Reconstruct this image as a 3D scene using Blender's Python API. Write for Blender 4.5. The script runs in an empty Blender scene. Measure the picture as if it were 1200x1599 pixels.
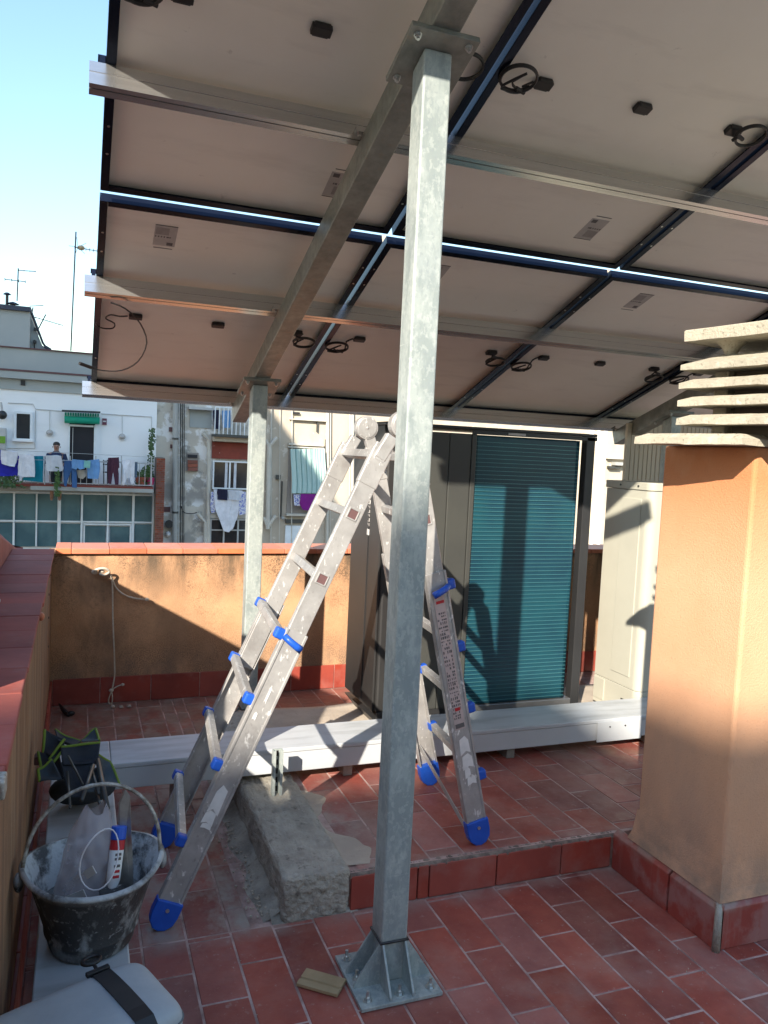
import bpy, bmesh, math, random
from mathutils import Vector, Matrix, Euler, noise as mnoise
random.seed(7)
R = math.radians
sc = bpy.context.scene
C = sc.collection

# ------------------------------------------------------------------ camera
F_PX, YAW, PITCH, ROLL, EYE = 1240.08, R(21.0891), R(4.209), R(2.69), 1.5178
fw = Vector((math.sin(YAW)*math.cos(PITCH), math.cos(YAW)*math.cos(PITCH), -math.sin(PITCH)))
rt = Vector((math.cos(YAW), -math.sin(YAW), 0))
up = rt.cross(fw)
rt2 = rt*math.cos(ROLL) + up*math.sin(ROLL)
up2 = -rt*math.sin(ROLL) + up*math.cos(ROLL)
cam = bpy.data.cameras.new('camera')
cam.sensor_fit = 'VERTICAL'; cam.sensor_height = 24.0; cam.lens = 24.0*F_PX/1599
cam.clip_start = 0.05; cam.clip_end = 3000
co = bpy.data.objects.new('camera', cam); C.objects.link(co)
co.matrix_world = Matrix((( rt2.x, up2.x, -fw.x, 0), (rt2.y, up2.y, -fw.y, 0), (rt2.z, up2.z, -fw.z, EYE), (0, 0, 0, 1)))
sc.camera = co

# ------------------------------------------------------------------ light
SUN = Vector((0.81, 1.0, -0.72)).normalized()          # the way the sunlight travels
el = math.asin(-SUN.z)
w = bpy.data.worlds.new('World'); sc.world = w; w.use_nodes = True
nt = w.node_tree; nt.nodes.clear()
sky = nt.nodes.new('ShaderNodeTexSky'); sky.sky_type = 'NISHITA'; sky.sun_disc = False
sky.sun_elevation = el; sky.sun_rotation = math.atan2(-SUN.x, -SUN.y)
sky.air_density = 1.6; sky.dust_density = 0.6; sky.ozone_density = 4.2
bg = nt.nodes.new('ShaderNodeBackground'); bg.inputs[1].default_value = 0.15
wo = nt.nodes.new('ShaderNodeOutputWorld')
nt.links.new(sky.outputs[0], bg.inputs[0]); nt.links.new(bg.outputs[0], wo.inputs[0])
sl = bpy.data.lights.new('sun', 'SUN'); sl.energy = 5.0; sl.angle = R(0.53); sl.color = (1.0, 0.91, 0.78)
so = bpy.data.objects.new('sun', sl); C.objects.link(so)
so.rotation_euler = SUN.to_track_quat('-Z', 'Y').to_euler(); so.location = (-4, -5, 8)
sc.view_settings.view_transform = 'Standard'; sc.view_settings.look = 'None'
sc.view_settings.gamma = 1.0; sc.view_settings.exposure = 1.1
sc.view_settings.use_curve_mapping = False

# ------------------------------------------------------------------ helpers
def at(px, py, Y):                                       # photo pixel -> point on the facade plane y = Y
    v = fw + rt2*((px-600)/F_PX) - up2*((py-799.5)/F_PX)
    return Vector((0, 0, EYE)) + v*(Y/v.y)

class MB:
    def __init__(s): s.v = []; s.f = []
    def add(s, vs, fs):
        n = len(s.v); s.v += [tuple(p) for p in vs]; s.f += [tuple(i+n for i in f) for f in fs]; return s
    def box(s, x0, x1, y0, y1, z0, z1):
        vs = [(x, y, z) for z in (z0, z1) for y in (y0, y1) for x in (x0, x1)]
        return s.add(vs, [(0,2,3,1),(4,5,7,6),(0,1,5,4),(2,6,7,3),(0,4,6,2),(1,3,7,5)])
    def obox(s, c, ax, ay, az, sx, sy, sz):              # oriented box, full sizes
        c = Vector(c); ax = Vector(ax).normalized(); ay = Vector(ay).normalized(); az = Vector(az).normalized()
        vs = [c+ax*(i*sx/2)+ay*(j*sy/2)+az*(k*sz/2) for k in (-1,1) for j in (-1,1) for i in (-1,1)]
        return s.add(vs, [(0,2,3,1),(4,5,7,6),(0,1,5,4),(2,6,7,3),(0,4,6,2),(1,3,7,5)])
    def bar(s, a, b, w, h, side=(0,1,0)):                # box from a to b; w along side, h across
        a = Vector(a); b = Vector(b); d = (b-a); L = d.length; d.normalize()
        sd = Vector(side); sd = (sd - d*sd.dot(d)).normalized(); n = d.cross(sd)
        return s.obox((a+b)/2, d, sd, n, L, w, h)
    def prism(s, poly, ext):                             # planar polygon (3-D points) pushed along ext
        n = len(poly); e = Vector(ext); P = [Vector(p) for p in poly]
        return s.add(P+[p+e for p in P], [tuple(range(n))[::-1], tuple(range(n, 2*n))] + [(i, (i+1)%n, (i+1)%n+n, i+n) for i in range(n)])
    def tube(s, path, r, n=6, closed=False, radii=None):
        P = [Vector(p) for p in path]; m = len(P); vs = []; prev = None
        for i, p in enumerate(P):
            if closed: d = P[(i+1)%m]-P[i-1]
            else: d = P[min(i+1, m-1)]-P[max(i-1, 0)]
            if d.length < 1e-9: d = Vector((0,0,1))
            d.normalize()
            if prev is None:
                a = Vector((0,0,1)) if abs(d.z) < .9 else Vector((1,0,0)); a = (a-d*a.dot(d)).normalized()
            else:
                a = prev-d*prev.dot(d); a = a.normalized() if a.length > 1e-6 else Vector((1,0,0))
            prev = a; b = d.cross(a); rr = radii[i] if radii else r
            vs += [p+a*(rr*math.cos(2*math.pi*k/n))+b*(rr*math.sin(2*math.pi*k/n)) for k in range(n)]
        fs = []
        for i in range(m if closed else m-1):
            j = (i+1) % m
            fs += [(i*n+k, i*n+(k+1)%n, j*n+(k+1)%n, j*n+k) for k in range(n)]
        if not closed: fs += [tuple(range(n))[::-1], tuple((m-1)*n+k for k in range(n))]
        return s.add(vs, fs)
    def cyl(s, a, b, r, n=16, r2=None):
        return s.tube([a, b], r, n, radii=[r, r if r2 is None else r2])
    def lathe(s, c, prof, n=32, tilt=None):              # profile (r, z) round a vertical axis through c
        c = Vector(c); vs = []; q = tilt or Matrix.Identity(3)
        for r_, z_ in prof: vs += [c+q@Vector((r_*math.cos(2*math.pi*k/n), r_*math.sin(2*math.pi*k/n), z_)) for k in range(n)]
        fs = [(i*n+k, i*n+(k+1)%n, (i+1)*n+(k+1)%n, (i+1)*n+k) for i in range(len(prof)-1) for k in range(n)]
        return s.add(vs, fs)
    def sheet(s, fn, nu, nv):                            # fn(a,b) in 0..1
        vs = [fn(i/nu, j/nv) for j in range(nv+1) for i in range(nu+1)]
        return s.add(vs, [(j*(nu+1)+i, j*(nu+1)+i+1, (j+1)*(nu+1)+i+1, (j+1)*(nu+1)+i) for j in range(nv) for i in range(nu)])
    def sphere(s, c, r, n=12, m=8, sc_=(1,1,1)):
        c = Vector(c)
        return s.sheet(lambda a, b: c+Vector((r*sc_[0]*math.sin(math.pi*b)*math.cos(2*math.pi*a), r*sc_[1]*math.sin(math.pi*b)*math.sin(2*math.pi*a), -r*sc_[2]*math.cos(math.pi*b))), n, m)
    def build(s, name, mat, parent=None, smooth=False, bevel=0, seg=2, solid=0, sub=0):
        me = bpy.data.meshes.new(name); me.from_pydata(s.v, [], s.f); me.update()
        bm = bmesh.new(); bm.from_mesh(me)
        if smooth: bmesh.ops.remove_doubles(bm, verts=bm.verts, dist=1e-5)
        bmesh.ops.recalc_face_normals(bm, faces=bm.faces); bm.to_mesh(me); bm.free()
        if smooth:
            for p in me.polygons: p.use_smooth = True
        me.materials.append(mat)
        o = bpy.data.objects.new(name, me); C.objects.link(o)
        if parent is not None: o.parent = parent; o.matrix_parent_inverse = Matrix.Identity(4) if parent.parent else Matrix.Translation(-Vector(parent.location))
        if solid:
            m = o.modifiers.new('solid', 'SOLIDIFY'); m.thickness = solid; m.offset = 0
        if sub:
            m = o.modifiers.new('sub', 'SUBSURF'); m.levels = sub; m.render_levels = sub
        if bevel:
            m = o.modifiers.new('bevel', 'BEVEL'); m.width = bevel; m.segments = seg; m.limit_method = 'ANGLE'; m.angle_limit = R(40)
        return o
def thing(name, label, cat, loc=(0,0,0), group=None):
    o = bpy.data.objects.new(name, None); C.objects.link(o); o.location = loc; o.empty_display_size = .1
    o['label'] = label; o['category'] = cat
    if group: o['group'] = group
    return o
def tag(o, label, cat, group=None):
    o['label'] = label; o['category'] = cat
    if group: o['group'] = group
    return o
def box(*a): return MB().box(*a)
def struct(o): o['kind'] = 'structure'; return o
def dup(o, off, parent=None, first=True):                # a thing, its parts and their sub-parts, moved by off
    c = o.copy(); C.objects.link(c)
    if first: c.location = Vector(o.location)+Vector(off)
    else: c.parent = parent; c.matrix_parent_inverse = o.matrix_parent_inverse.copy()
    for ch in list(o.children): dup(ch, off, c, False)
    return c

# ------------------------------------------------------------------ materials
def M(name, col, rough=.6, metal=0., col2=None, scale=6., lo=.35, hi=.65, bump=0., bscale=60., rnd=0., layers=(), spec=None, rvar=0., aniso=None):
    m = bpy.data.materials.new(name); m.use_nodes = True; n = m.node_tree.nodes; L = m.node_tree.links
    b = n['Principled BSDF']; b.inputs['Roughness'].default_value = rough; b.inputs['Metallic'].default_value = metal
    if spec is not None: b.inputs['Specular IOR Level'].default_value = spec
    geo = n.new('ShaderNodeNewGeometry'); pos = geo.outputs['Position']
    def noise(sc3, det=6., dist=0.):
        if isinstance(sc3, (int, float)): sc3 = (sc3,)*3
        mp = n.new('ShaderNodeMapping'); mp.inputs['Scale'].default_value = sc3; L.new(pos, mp.inputs[0])
        t = n.new('ShaderNodeTexNoise'); t.inputs['Scale'].default_value = 1; t.inputs['Detail'].default_value = det
        t.inputs['Roughness'].default_value = .62; t.inputs['Distortion'].default_value = dist
        L.new(mp.outputs[0], t.inputs['Vector']); return t.outputs['Fac']
    def rng(v, a, b_, c=0., d=1.):
        r = n.new('ShaderNodeMapRange'); r.inputs[1].default_value = a; r.inputs[2].default_value = b_
        r.inputs[3].default_value = c; r.inputs[4].default_value = d; L.new(v, r.inputs[0]); return r.outputs[0]
    def mul(a, b_):
        q = n.new('ShaderNodeMath'); q.operation = 'MULTIPLY'; L.new(a, q.inputs[0])
        if isinstance(b_, (int, float)): q.inputs[1].default_value = b_
        else: L.new(b_, q.inputs[1])
        return q.outputs[0]
    def mix(f, a, b_):
        q = n.new('ShaderNodeMix'); q.data_type = 'RGBA'; L.new(f, q.inputs[0])
        for s_, i in ((a, 6), (b_, 7)):
            if isinstance(s_, tuple): q.inputs[i].default_value = (*s_, 1)
            else: L.new(s_, q.inputs[i])
        return q.outputs[2]
    cur = col if len(col) == 3 else col[:3]
    cur = mix(rng(noise(scale), lo, hi), col, col2 or tuple(c*.85 for c in col))
    if rnd:
        oi = n.new('ShaderNodeObjectInfo'); hs = n.new('ShaderNodeHueSaturation')
        L.new(rng(oi.outputs['Random'], 0, 1, 1-rnd, 1+rnd), hs.inputs['Value'])
        q = n.new('ShaderNodeMath'); q.operation = 'MULTIPLY'; q.inputs[1].default_value = 7.31; L.new(oi.outputs['Random'], q.inputs[0])
        fr = n.new('ShaderNodeMath'); fr.operation = 'FRACT'; L.new(q.outputs[0], fr.inputs[0])
        L.new(rng(fr.outputs[0], 0, 1, 1-rnd*.6, 1+rnd*.4), hs.inputs['Saturation']); L.new(cur, hs.inputs['Color']); cur = hs.outputs[0]
    sep = None
    for ly in layers:
        c3, s3, a, b_, amt = ly[:5]
        f = mul(rng(noise(s3, 8.), a, b_), amt)
        if len(ly) > 6: f = mul(f, rng(noise(ly[6][0], 4.), ly[6][1], ly[6][2]))
        for ax, p0, p1 in (ly[5] if len(ly) > 5 else ()):
            if sep is None: sep = n.new('ShaderNodeSeparateXYZ'); L.new(pos, sep.inputs[0])
            f = mul(f, rng(sep.outputs['xyz'.index(ax)], p0, p1))
        cur = mix(f, cur, c3)
    L.new(cur, b.inputs['Base Color'])
    if rvar: L.new(rng(noise(tuple(c*3 for c in scale) if isinstance(scale, tuple) else scale*3), .3, .7, max(0.02, rough-rvar), rough+rvar), b.inputs['Roughness'])
    if bump:
        bn = n.new('ShaderNodeBump'); bn.inputs['Strength'].default_value = min(1, bump); bn.inputs['Distance'].default_value = .004
        L.new(noise(bscale, 5.), bn.inputs['Height']); L.new(bn.outputs[0], b.inputs['Normal'])
    return m
DUST = (.42, .34, .29)
TILE = M('terracotta_tile', (.335, .088, .063), .55, col2=(.245, .060, .046), scale=7, bump=.35, bscale=40, rnd=.22, rvar=.15, layers=[
    (DUST, 3.0, .52, .78, .42), ((.50, .40, .34), 26., .62, .72, .35), ((.46, .36, .32), (60, 60, 14), .62, .70, .35), ((.42, .27, .23), 1.6, .50, .72, .35), ((.07, .04, .035), 4., .6, .8, .4),
    ((.34, .29, .24), (9, 6, 9), .44, .60, .8, [('x', 1.12, .86), ('y', 2.37, 2.41)]),
    ((.36, .31, .26), (9, 6, 9), .36, .6, .6, [('y', 2.30, 2.37), ('y', 2.45, 2.39)]),
    ((.28, .24, .20), (7, 7, 7), .38, .6, .7, [('x', .46, .56), ('x', .66, .62), ('y', 2.30, 2.5)]),
    ((.20, .13, .10), (5, 5, 5), .3, .6, .8, [('y', 3.5, 4.2)]),
    ((.40, .30, .20), (5, 5, 5), .40, .6, .5, [('x', 1.7, 2.3), ('y', 2.7, 3.1)])])
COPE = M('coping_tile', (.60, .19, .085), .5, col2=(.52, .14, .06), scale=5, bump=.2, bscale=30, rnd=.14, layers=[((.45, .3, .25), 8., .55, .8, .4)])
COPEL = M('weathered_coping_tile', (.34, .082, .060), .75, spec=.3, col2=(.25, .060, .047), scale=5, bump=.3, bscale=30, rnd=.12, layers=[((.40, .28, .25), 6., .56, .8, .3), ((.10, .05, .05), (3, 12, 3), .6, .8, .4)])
SKIRT = M('skirting_tile', (.32, .060, .040), .45, col2=(.24, .046, .034), scale=6, bump=.15, bscale=30, rnd=.14, rvar=.12, layers=[((.36, .2, .17), 7., .5, .75, .5)])
SKIRTC = M('limed_skirting_tile', (.32, .058, .042), .42, col2=(.24, .045, .034), scale=6, bump=.2, bscale=30, layers=[((.34, .19, .17), 5.5, .50, .60, .6), ((.30, .26, .21), 12., .42, .6, .7, [('z', .115, .15)]), ((.33, .22, .19), (20, 20, 3), .54, .70, .35)])
GROUT = M('grout', (.50, .36, .32), .9, col2=(.27, .17, .145), scale=9, lo=.40, hi=.60, bump=.4, bscale=150)
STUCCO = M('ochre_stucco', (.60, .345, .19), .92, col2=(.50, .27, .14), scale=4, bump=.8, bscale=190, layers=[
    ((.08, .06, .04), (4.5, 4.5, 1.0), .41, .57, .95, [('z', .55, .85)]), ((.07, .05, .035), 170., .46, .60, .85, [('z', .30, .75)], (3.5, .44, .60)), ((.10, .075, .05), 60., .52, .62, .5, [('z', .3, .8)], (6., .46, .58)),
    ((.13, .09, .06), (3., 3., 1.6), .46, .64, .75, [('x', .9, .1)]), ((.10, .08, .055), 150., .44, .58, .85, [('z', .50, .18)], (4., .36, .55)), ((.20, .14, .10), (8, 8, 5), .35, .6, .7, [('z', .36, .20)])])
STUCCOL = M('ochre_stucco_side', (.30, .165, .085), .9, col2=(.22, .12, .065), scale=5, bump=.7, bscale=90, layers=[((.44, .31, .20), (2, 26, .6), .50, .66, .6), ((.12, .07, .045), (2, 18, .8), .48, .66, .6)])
STUCCOC = M('orange_stucco', (.66, .365, .215), .92, col2=(.60, .32, .18), scale=2.5, bump=.55, bscale=170, layers=[
    ((.55, .20, .075), (2.4, 2.4, 1.6), .36, .56, .85, [('z', 1.15, 1.5)]), ((.16, .10, .075), 170., .62, .72, .55),
    ((.30, .22, .17), (3, 3, 1.5), .42, .7, .5, [('z', 1.0, .3)]), ((.22, .17, .13), (9, 9, 9), .38, .62, .7, [('z', .36, .17)])])
CONC = M('old_concrete', (.44, .41, .35), .95, col2=(.30, .275, .23), scale=11, bump=1., bscale=150, layers=[((.10, .085, .07), 30., .58, .72, .8), ((.52, .48, .42), 55., .6, .72, .5), ((.13, .11, .09), (7, 7, 7), .42, .68, .7, [('z', .135, .02)])])
SCREED = M('screed', (.48, .41, .33), .92, col2=(.38, .32, .26), scale=6, bump=.8, bscale=90, layers=[((.2, .16, .13), 40., .62, .74, .6)])
CAPC = M('cast_concrete', (.46, .42, .33), .9, col2=(.36, .33, .26), scale=8, bump=.9, bscale=110, layers=[((.14, .12, .09), 70., .58, .68, .7), ((.62, .58, .5), 30., .58, .68, .5), ((.3, .26, .2), 7., .55, .8, .5)])
GALV = M('galvanized_steel', (.37, .41, .39), .5, .15, col2=(.28, .32, .31), scale=(20, 20, 7), lo=.44, hi=.56, bump=.25, bscale=35, rvar=.14, layers=[
    ((.50, .53, .50), (70, 70, 50), .52, .58, .4), ((.20, .24, .26), (5, 5, 3), .50, .66, .5), ((.26, .29, .30), (90, 90, 60), .56, .62, .5), ((.62, .63, .60), (3, 3, 90), .66, .72, .4), ((.30, .25, .17), 45., .66, .76, .6, [('z', .3, .05)])])
GALVB = M('galvanized_beam', (.30, .31, .28), .42, .45, col2=(.20, .21, .19), scale=16, bump=.25, bscale=40, rvar=.12, layers=[((.34, .25, .17), 30., .56, .7, .35)])
ZINC = M('zinc_bolt', (.62, .64, .62), .3, .9, scale=40)
ALU = M('aluminium', (.62, .61, .59), .24, .88, col2=(.54, .53, .51), scale=(1.2, 70, 70))
ALUL = M('ladder_aluminium', (.47, .46, .445), .42, .35, col2=(.34, .33, .32), scale=9, bump=.15, bscale=60, rvar=.12, layers=[((.86, .86, .84), (55, 55, 28), .60, .66, .8), ((.28, .26, .25), (14, 14, 9), .54, .70, .6), ((.2, .19, .18), (120, 120, 40), .62, .68, .5)])
BLUE = M('blue_plastic', (.012, .095, .52), .42, col2=(.01, .075, .44), scale=20, layers=[((.3, .4, .6), 50., .66, .76, .5)])
FRAME = M('anodised_frame', (.016, .022, .040), .26, .7, col2=(.012, .016, .032), scale=8)
BACK = M('white_backsheet', (.88, .84, .76), .5, col2=(.82, .78, .70), scale=1.6, layers=[((.84, .82, .78), 22., .66, .70, .6), ((.40, .36, .32), 14., .68, .73, .4), ((.55, .51, .46), (2, 9, 9), .54, .75, .35)])
CELL = M('solar_cell_glass', (.012, .018, .04), .08, .2, scale=8)
BLACK = M('black_plastic', (.014, .013, .014), .45, scale=20)
LABEL = M('printed_label', (.50, .475, .455), .6, scale=20); INK = M('grey_ink', (.13, .12, .12), .7, scale=30); INKL = M('pale_ink', (.33, .31, .30), .7, scale=30)
DUCT = M('white_duct_paint', (.48, .50, .515), .42, col2=(.44, .46, .48), scale=5, layers=[((.26, .27, .27), (2.6, 14, 14), .46, .66, .6, [('z', .265, .282)]), ((.45, .42, .38), 30., .64, .76, .5)])
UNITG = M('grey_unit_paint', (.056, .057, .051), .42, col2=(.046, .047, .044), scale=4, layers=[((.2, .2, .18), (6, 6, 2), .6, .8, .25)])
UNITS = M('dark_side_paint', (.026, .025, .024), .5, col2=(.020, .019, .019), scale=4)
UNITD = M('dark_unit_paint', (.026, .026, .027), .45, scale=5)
COIL = M('blue_fin_coil', (.006, .038, .066), .35, .1, col2=(.009, .068, .092), scale=3, bump=.3, bscale=200)
COILT = M('fin_ridge', (.07, .21, .235), .3, .4, scale=8)
UNITW = M('ivory_unit_paint', (.46, .45, .375), .42, col2=(.43, .42, .35), scale=4, layers=[((.55, .5, .4), (8, 8, 2), .62, .8, .25)])
RIB = M('ribbed_ivory_sheet', (.50, .45, .35), .7, col2=(.56, .50, .38), scale=(4), layers=[((.45, .38, .28), (60, 60, 1), .6, .7, .5)])
DARKM = M('dark_steel', (.05, .05, .052), .4, .5, scale=9)
RUBBER = M('mortar_stained_rubber', (.030, .030, .032), .62, col2=(.05, .05, .05), scale=12, bump=.6, bscale=60, layers=[((.46, .47, .47), (22, 22, 12), .55, .68, .55), ((.55, .56, .56), 60., .6, .7, .6), ((.5, .52, .53), 14., .36, .58, .85, [('z', .455, .478)])])
RUBIN = M('mortar_caked_inside', (.50, .56, .60), .8, col2=(.08, .09, .10), scale=20, lo=.45, hi=.6, bump=.8, bscale=70)
WATER = M('murky_mortar_water', (.12, .14, .15), .12, col2=(.20, .22, .23), scale=14)
WIRE = M('mortar_splashed_wire', (.50, .48, .43), .5, .3, col2=(.16, .13, .10), scale=60)
CANV = M('charcoal_fabric', (.026, .034, .046), .85, col2=(.02, .026, .036), scale=30, bump=.4, bscale=400)
CANVG = M('slate_fabric', (.055, .078, .095), .8, col2=(.045, .062, .08), scale=12, bump=.4, bscale=300)
LIME = M('lime_piping', (.17, .26, .025), .7, scale=30)
BAGG = M('pale_grey_vinyl', (.40, .44, .46), .55, col2=(.33, .365, .39), scale=7, bump=.3, bscale=30)
ROPE = M('cotton_rope', (.62, .56, .46), .9, col2=(.5, .44, .35), scale=90, bump=.8, bscale=300)
WOOD = M('raw_wood', (.40, .29, .16), .8, col2=(.33, .23, .12), scale=12, bump=.3, bscale=80)
RED = M('red_print', (.5, .02, .03), .5, scale=20); WHITE = M('white_print', (.75, .74, .72), .5, scale=20)
STEEL = M('trowel_steel', (.45, .44, .42), .4, .8, col2=(.30, .29, .27), scale=20)
# far buildings
WWALL = M('white_render', (.88, .89, .89), .9, col2=(.84, .86, .86), scale=.5, layers=[((.6, .63, .63), (.7, .7, 2), .55, .8, .35)])
GWALL = M('grey_render', (.40, .42, .40), .9, col2=(.35, .38, .37), scale=.6)
PEEL = M('peeling_render', (.62, .57, .48), .95, col2=(.54, .49, .41), scale=1.2, layers=[((.80, .79, .76), 1.9, .50, .56, .9), ((.36, .34, .30), 1.3, .56, .60, .95), ((.30, .27, .22), (3, 3, 1.2), .6, .75, .6), ((.33, .31, .28), 1.1, .44, .5, .9, [('z', .45, .2), ('z', -.4, -.2)])])
CREAM = M('cream_render', (.53, .455, .355), .9, col2=(.47, .40, .31), scale=.9, layers=[((.36, .31, .25), (2.2, 2.2, .8), .52, .70, .55), ((.8, .75, .66), 3., .6, .66, .5)])
BRICK = M('red_brick', (.30, .085, .045), .85, col2=(.22, .06, .035), scale=9, rnd=.25, layers=[((.12, .08, .07), 2., .5, .7, .5)])
BRICKP = M('maroon_brick_panel', (.26, .055, .035), .85, col2=(.2, .045, .03), scale=5, layers=[((.6, .45, .4), 9., .66, .7, .9)])
PIPE = M('grey_drainpipe', (.40, .40, .37), .7, scale=3); PIPEB = M('beige_pipe', (.58, .54, .46), .7, scale=3)
FROST = M('frosted_glass', (.10, .185, .20), .22, col2=(.06, .125, .145), scale=.9, lo=.4, hi=.6)
DGLASS = M('dark_window_glass', (.012, .018, .024), .08, col2=(.03, .035, .04), scale=2)
WFRAME = M('white_window_frame', (.80, .84, .85), .5, scale=3)
SLATE = M('dark_roof_edge', (.05, .06, .085), .7, scale=3); REDL = M('brown_roof_edge', (.14, .07, .07), .8, scale=3)
DOORD = M('dark_interior', (.010, .010, .016), .6, scale=3)
GREEN = M('green_awning', (.0, .33, .20), .7, col2=(.0, .26, .17), scale=6)
LEAF = M('leaves', (.045, .10, .03), .7, col2=(.08, .15, .04), scale=6, rnd=.2)
POT = M('terracotta_pot', (.36, .09, .05), .8, scale=4); POTP = M('pink_pot', (.5, .02, .13), .6, scale=4)
RAIL = M('railing_paint', (.50, .50, .48), .5, scale=4)
SKIN = M('skin', (.36, .19, .13), .6, scale=9); HAIR = M('dark_hair', (.02, .016, .014), .7, scale=20); NAVY = M('navy_cloth', (.018, .03, .075), .9, scale=20)
def cloth(name, c): return M(name, c, .9, col2=tuple(x*.8 for x in c), scale=6)

# ================================================================== SETTING
g = struct(box(-400, 400, -300, 900, -9.3, -9).build('ground', M('courtyard_ground', (.16, .15, .14), .9, scale=.2)))
ZT = .903; XI = -.135; YF = 4.78
# building under the terrace
tb = thing('terrace_building', 'ochre rendered apartment block carrying the roof terrace', 'building', (1.5, 2, -.15))
box(-.40, 9.0, -3.0, 5.04, -9, -.16).build('body', STUCCOC, tb)
# ---- lower floor with its tiles
fl = struct(box(-.40, 9.0, -3.0, YF+.02, -.155, -.0018).build('floor', GROUT))
PX, PY = .1333, .286
tile_mesh = {}
def put_tile(parent, x0, x1, y0, y1, z, mat, th=.012, nm='tile'):
    key = (round(x1-x0, 3), round(y1-y0, 3), mat.name)
    if key not in tile_mesh:
        sx, sy = (x1-x0)/2, (y1-y0)/2; b = .0022
        mb = MB(); vs = []
        for zz, i in ((-th, 0), (-b, 0), (0, b)):
            vs += [(-sx+i, -sy+i, zz), (sx-i, -sy+i, zz), (sx-i, sy-i, zz), (-sx+i, sy-i, zz)]
        mb.add(vs, [(8,9,10,11)]+[(k, (k+1)%4, (k+1)%4+4, k+4) for k in range(4)]+[(k+4, (k+1)%4+4, (k+1)%4+8, k+8) for k in range(4)])
        me = bpy.data.meshes.new(nm); me.from_pydata(mb.v, [], mb.f); me.materials.append(mat); me.update(); tile_mesh[key] = me
    o = bpy.data.objects.new(nm, tile_mesh[key]); C.objects.link(o); o.parent = parent
    o.location = ((x0+x1)/2-parent.location.x, (y0+y1)/2-parent.location.y, z-parent.location.z+random.uniform(-.0007, .0007))
    o.rotation_euler = (random.uniform(-.0022, .0022), random.uniform(-.003, .003), random.uniform(-.0035, .0035))
    return o
def lay(parent, X0, X1, Y0, Y1, z, mat, clipfn=None, ox=.333, oy=1.927):
    j = .0048; k0 = math.floor((X0-ox)/PX)
    k = k0
    while ox+k*PX < X1:
        a, b = max(X0, ox+k*PX), min(X1, ox+(k+1)*PX)
        yo = oy+(0 if k % 2 else .143); y = yo+math.floor((Y0-yo)/PY)*PY
        while y < Y1:
            c, d = max(Y0, y), min(Y1, y+PY)
            if b-a > .02 and d-c > .02 and not (clipfn and clipfn(a, b, c, d)):
                put_tile(parent, a+j/2+.0005, b-j/2-.0005, c+j/2+.0005, d-j/2-.0005, z, mat)
            y += PY
        k += 1
lay(fl, XI+.012, 3.8, 1.10, 2.378, 0, TILE, lambda a, b, c, d: a > 1.90 and b < 2.66 and c > 1.86)
lay(fl, XI+.012, .535, 2.378, YF-.014, 0, TILE)
lay(fl, .535, 3.3, 4.06, YF-.014, 0, TILE)
# ---- raised platform
SZ = .126
pf = struct(box(.80, 4.6, 2.392, 4.05, -.003, SZ-.0018).build('raised_platform', GROUT))
lay(pf, .88, 4.6, 2.405, 3.42, SZ, TILE, None, .36, 2.03)
mb = MB()
def scr(a, b):
    x = .80+a*3.8; y = 3.40+b*(.66+.02*math.sin(9*x))
    return (x, y, SZ+.001+.004*math.sin(x*7+y*9)*math.sin(y*14)+.003)
mb.sheet(scr, 60, 14); mb.build('screed_layer', SCREED, pf, smooth=True, solid=.012)
xs = [.862, 1.104, 1.147, 1.41, 1.679, 1.90]
for a, b in zip(xs[:-1], xs[1:]):
    MB().box(a+.0025, b-.0025, 2.378, 2.3915, .002, .116).build('tile', SKIRT, pf, bevel=.0015)
mb = MB()                                                   # crumbly mortar lip along the platform edge
def lip(a, b):
    x = .86+a*1.06; th = b*math.pi
    n_ = .012*mnoise.noise(Vector((x*45, 1, 0)))+.006*mnoise.noise(Vector((x*130, 5, 0)))
    return (x, 2.400-.020*math.cos(th)+n_*.7, .112+.0125*math.sin(th)+n_*.35*math.sin(th))
mb.sheet(lip, 220, 6).build('mortar_lip', M('dirty_mortar', (.24, .19, .155), .95, col2=(.13, .10, .085), scale=22, lo=.42, hi=.58, bump=1., bscale=90), pf, smooth=True)
# ---- rough concrete kerb
kb = thing('concrete_kerb', 'rough weathered grey concrete kerb block at the corner of the raised platform', 'kerb', (.745, 2.85, 0))
def rough_block(x0, x1, y0, y1, z0, z1, nx, ny, nz, amp):
    bm = bmesh.new(); bmesh.ops.create_cube(bm, size=1)
    bmesh.ops.subdivide_edges(bm, edges=bm.edges, cuts=1, use_grid_fill=True)
    bmesh.ops.subdivide_edges(bm, edges=bm.edges, cuts=nx, use_grid_fill=True)
    from mathutils import noise as N
    for v in bm.verts:
        p = Vector((x0+(v.co.x+.5)*(x1-x0), y0+(v.co.y+.5)*(y1-y0), z0+(v.co.z+.5)*(z1-z0)))
        cx_, cy_, cz_ = (x0+x1)/2, (y0+y1)/2, (z0+z1)/2
        e = Vector((p.x-cx_, p.y-cy_, p.z-cz_)); r = .018
        hx, hy, hz = (x1-x0)/2-r, (y1-y0)/2-r, (z1-z0)/2-r
        q = Vector((max(-hx, min(hx, e.x)), max(-hy, min(hy, e.y)), max(-hz, min(hz, e.z))))
        dlt = e-q
        if dlt.length > 1e-6: e = q+dlt.normalized()*r
        k = N.noise(p*9)*amp*.9 + N.fractal(p*45, 1.0, 2.0, 4)*amp*.8
        nrm = dlt.normalized() if dlt.length > 1e-6 else e.normalized()
        v.co = Vector((cx_, cy_, cz_))+e+nrm*k
    me = bpy.data.meshes.new('block'); bm.to_mesh(me); bm.free()
    for p in me.polygons: p.use_smooth = True
    return me
me = rough_block(.632, .860, 2.376, 4.02, -.01, .150, 60, 0, 0, .0065); me.materials.append(CONC)
o = bpy.data.objects.new('block', me); C.objects.link(o); o.parent = kb; o.location = -Vector(kb.location)
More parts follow.
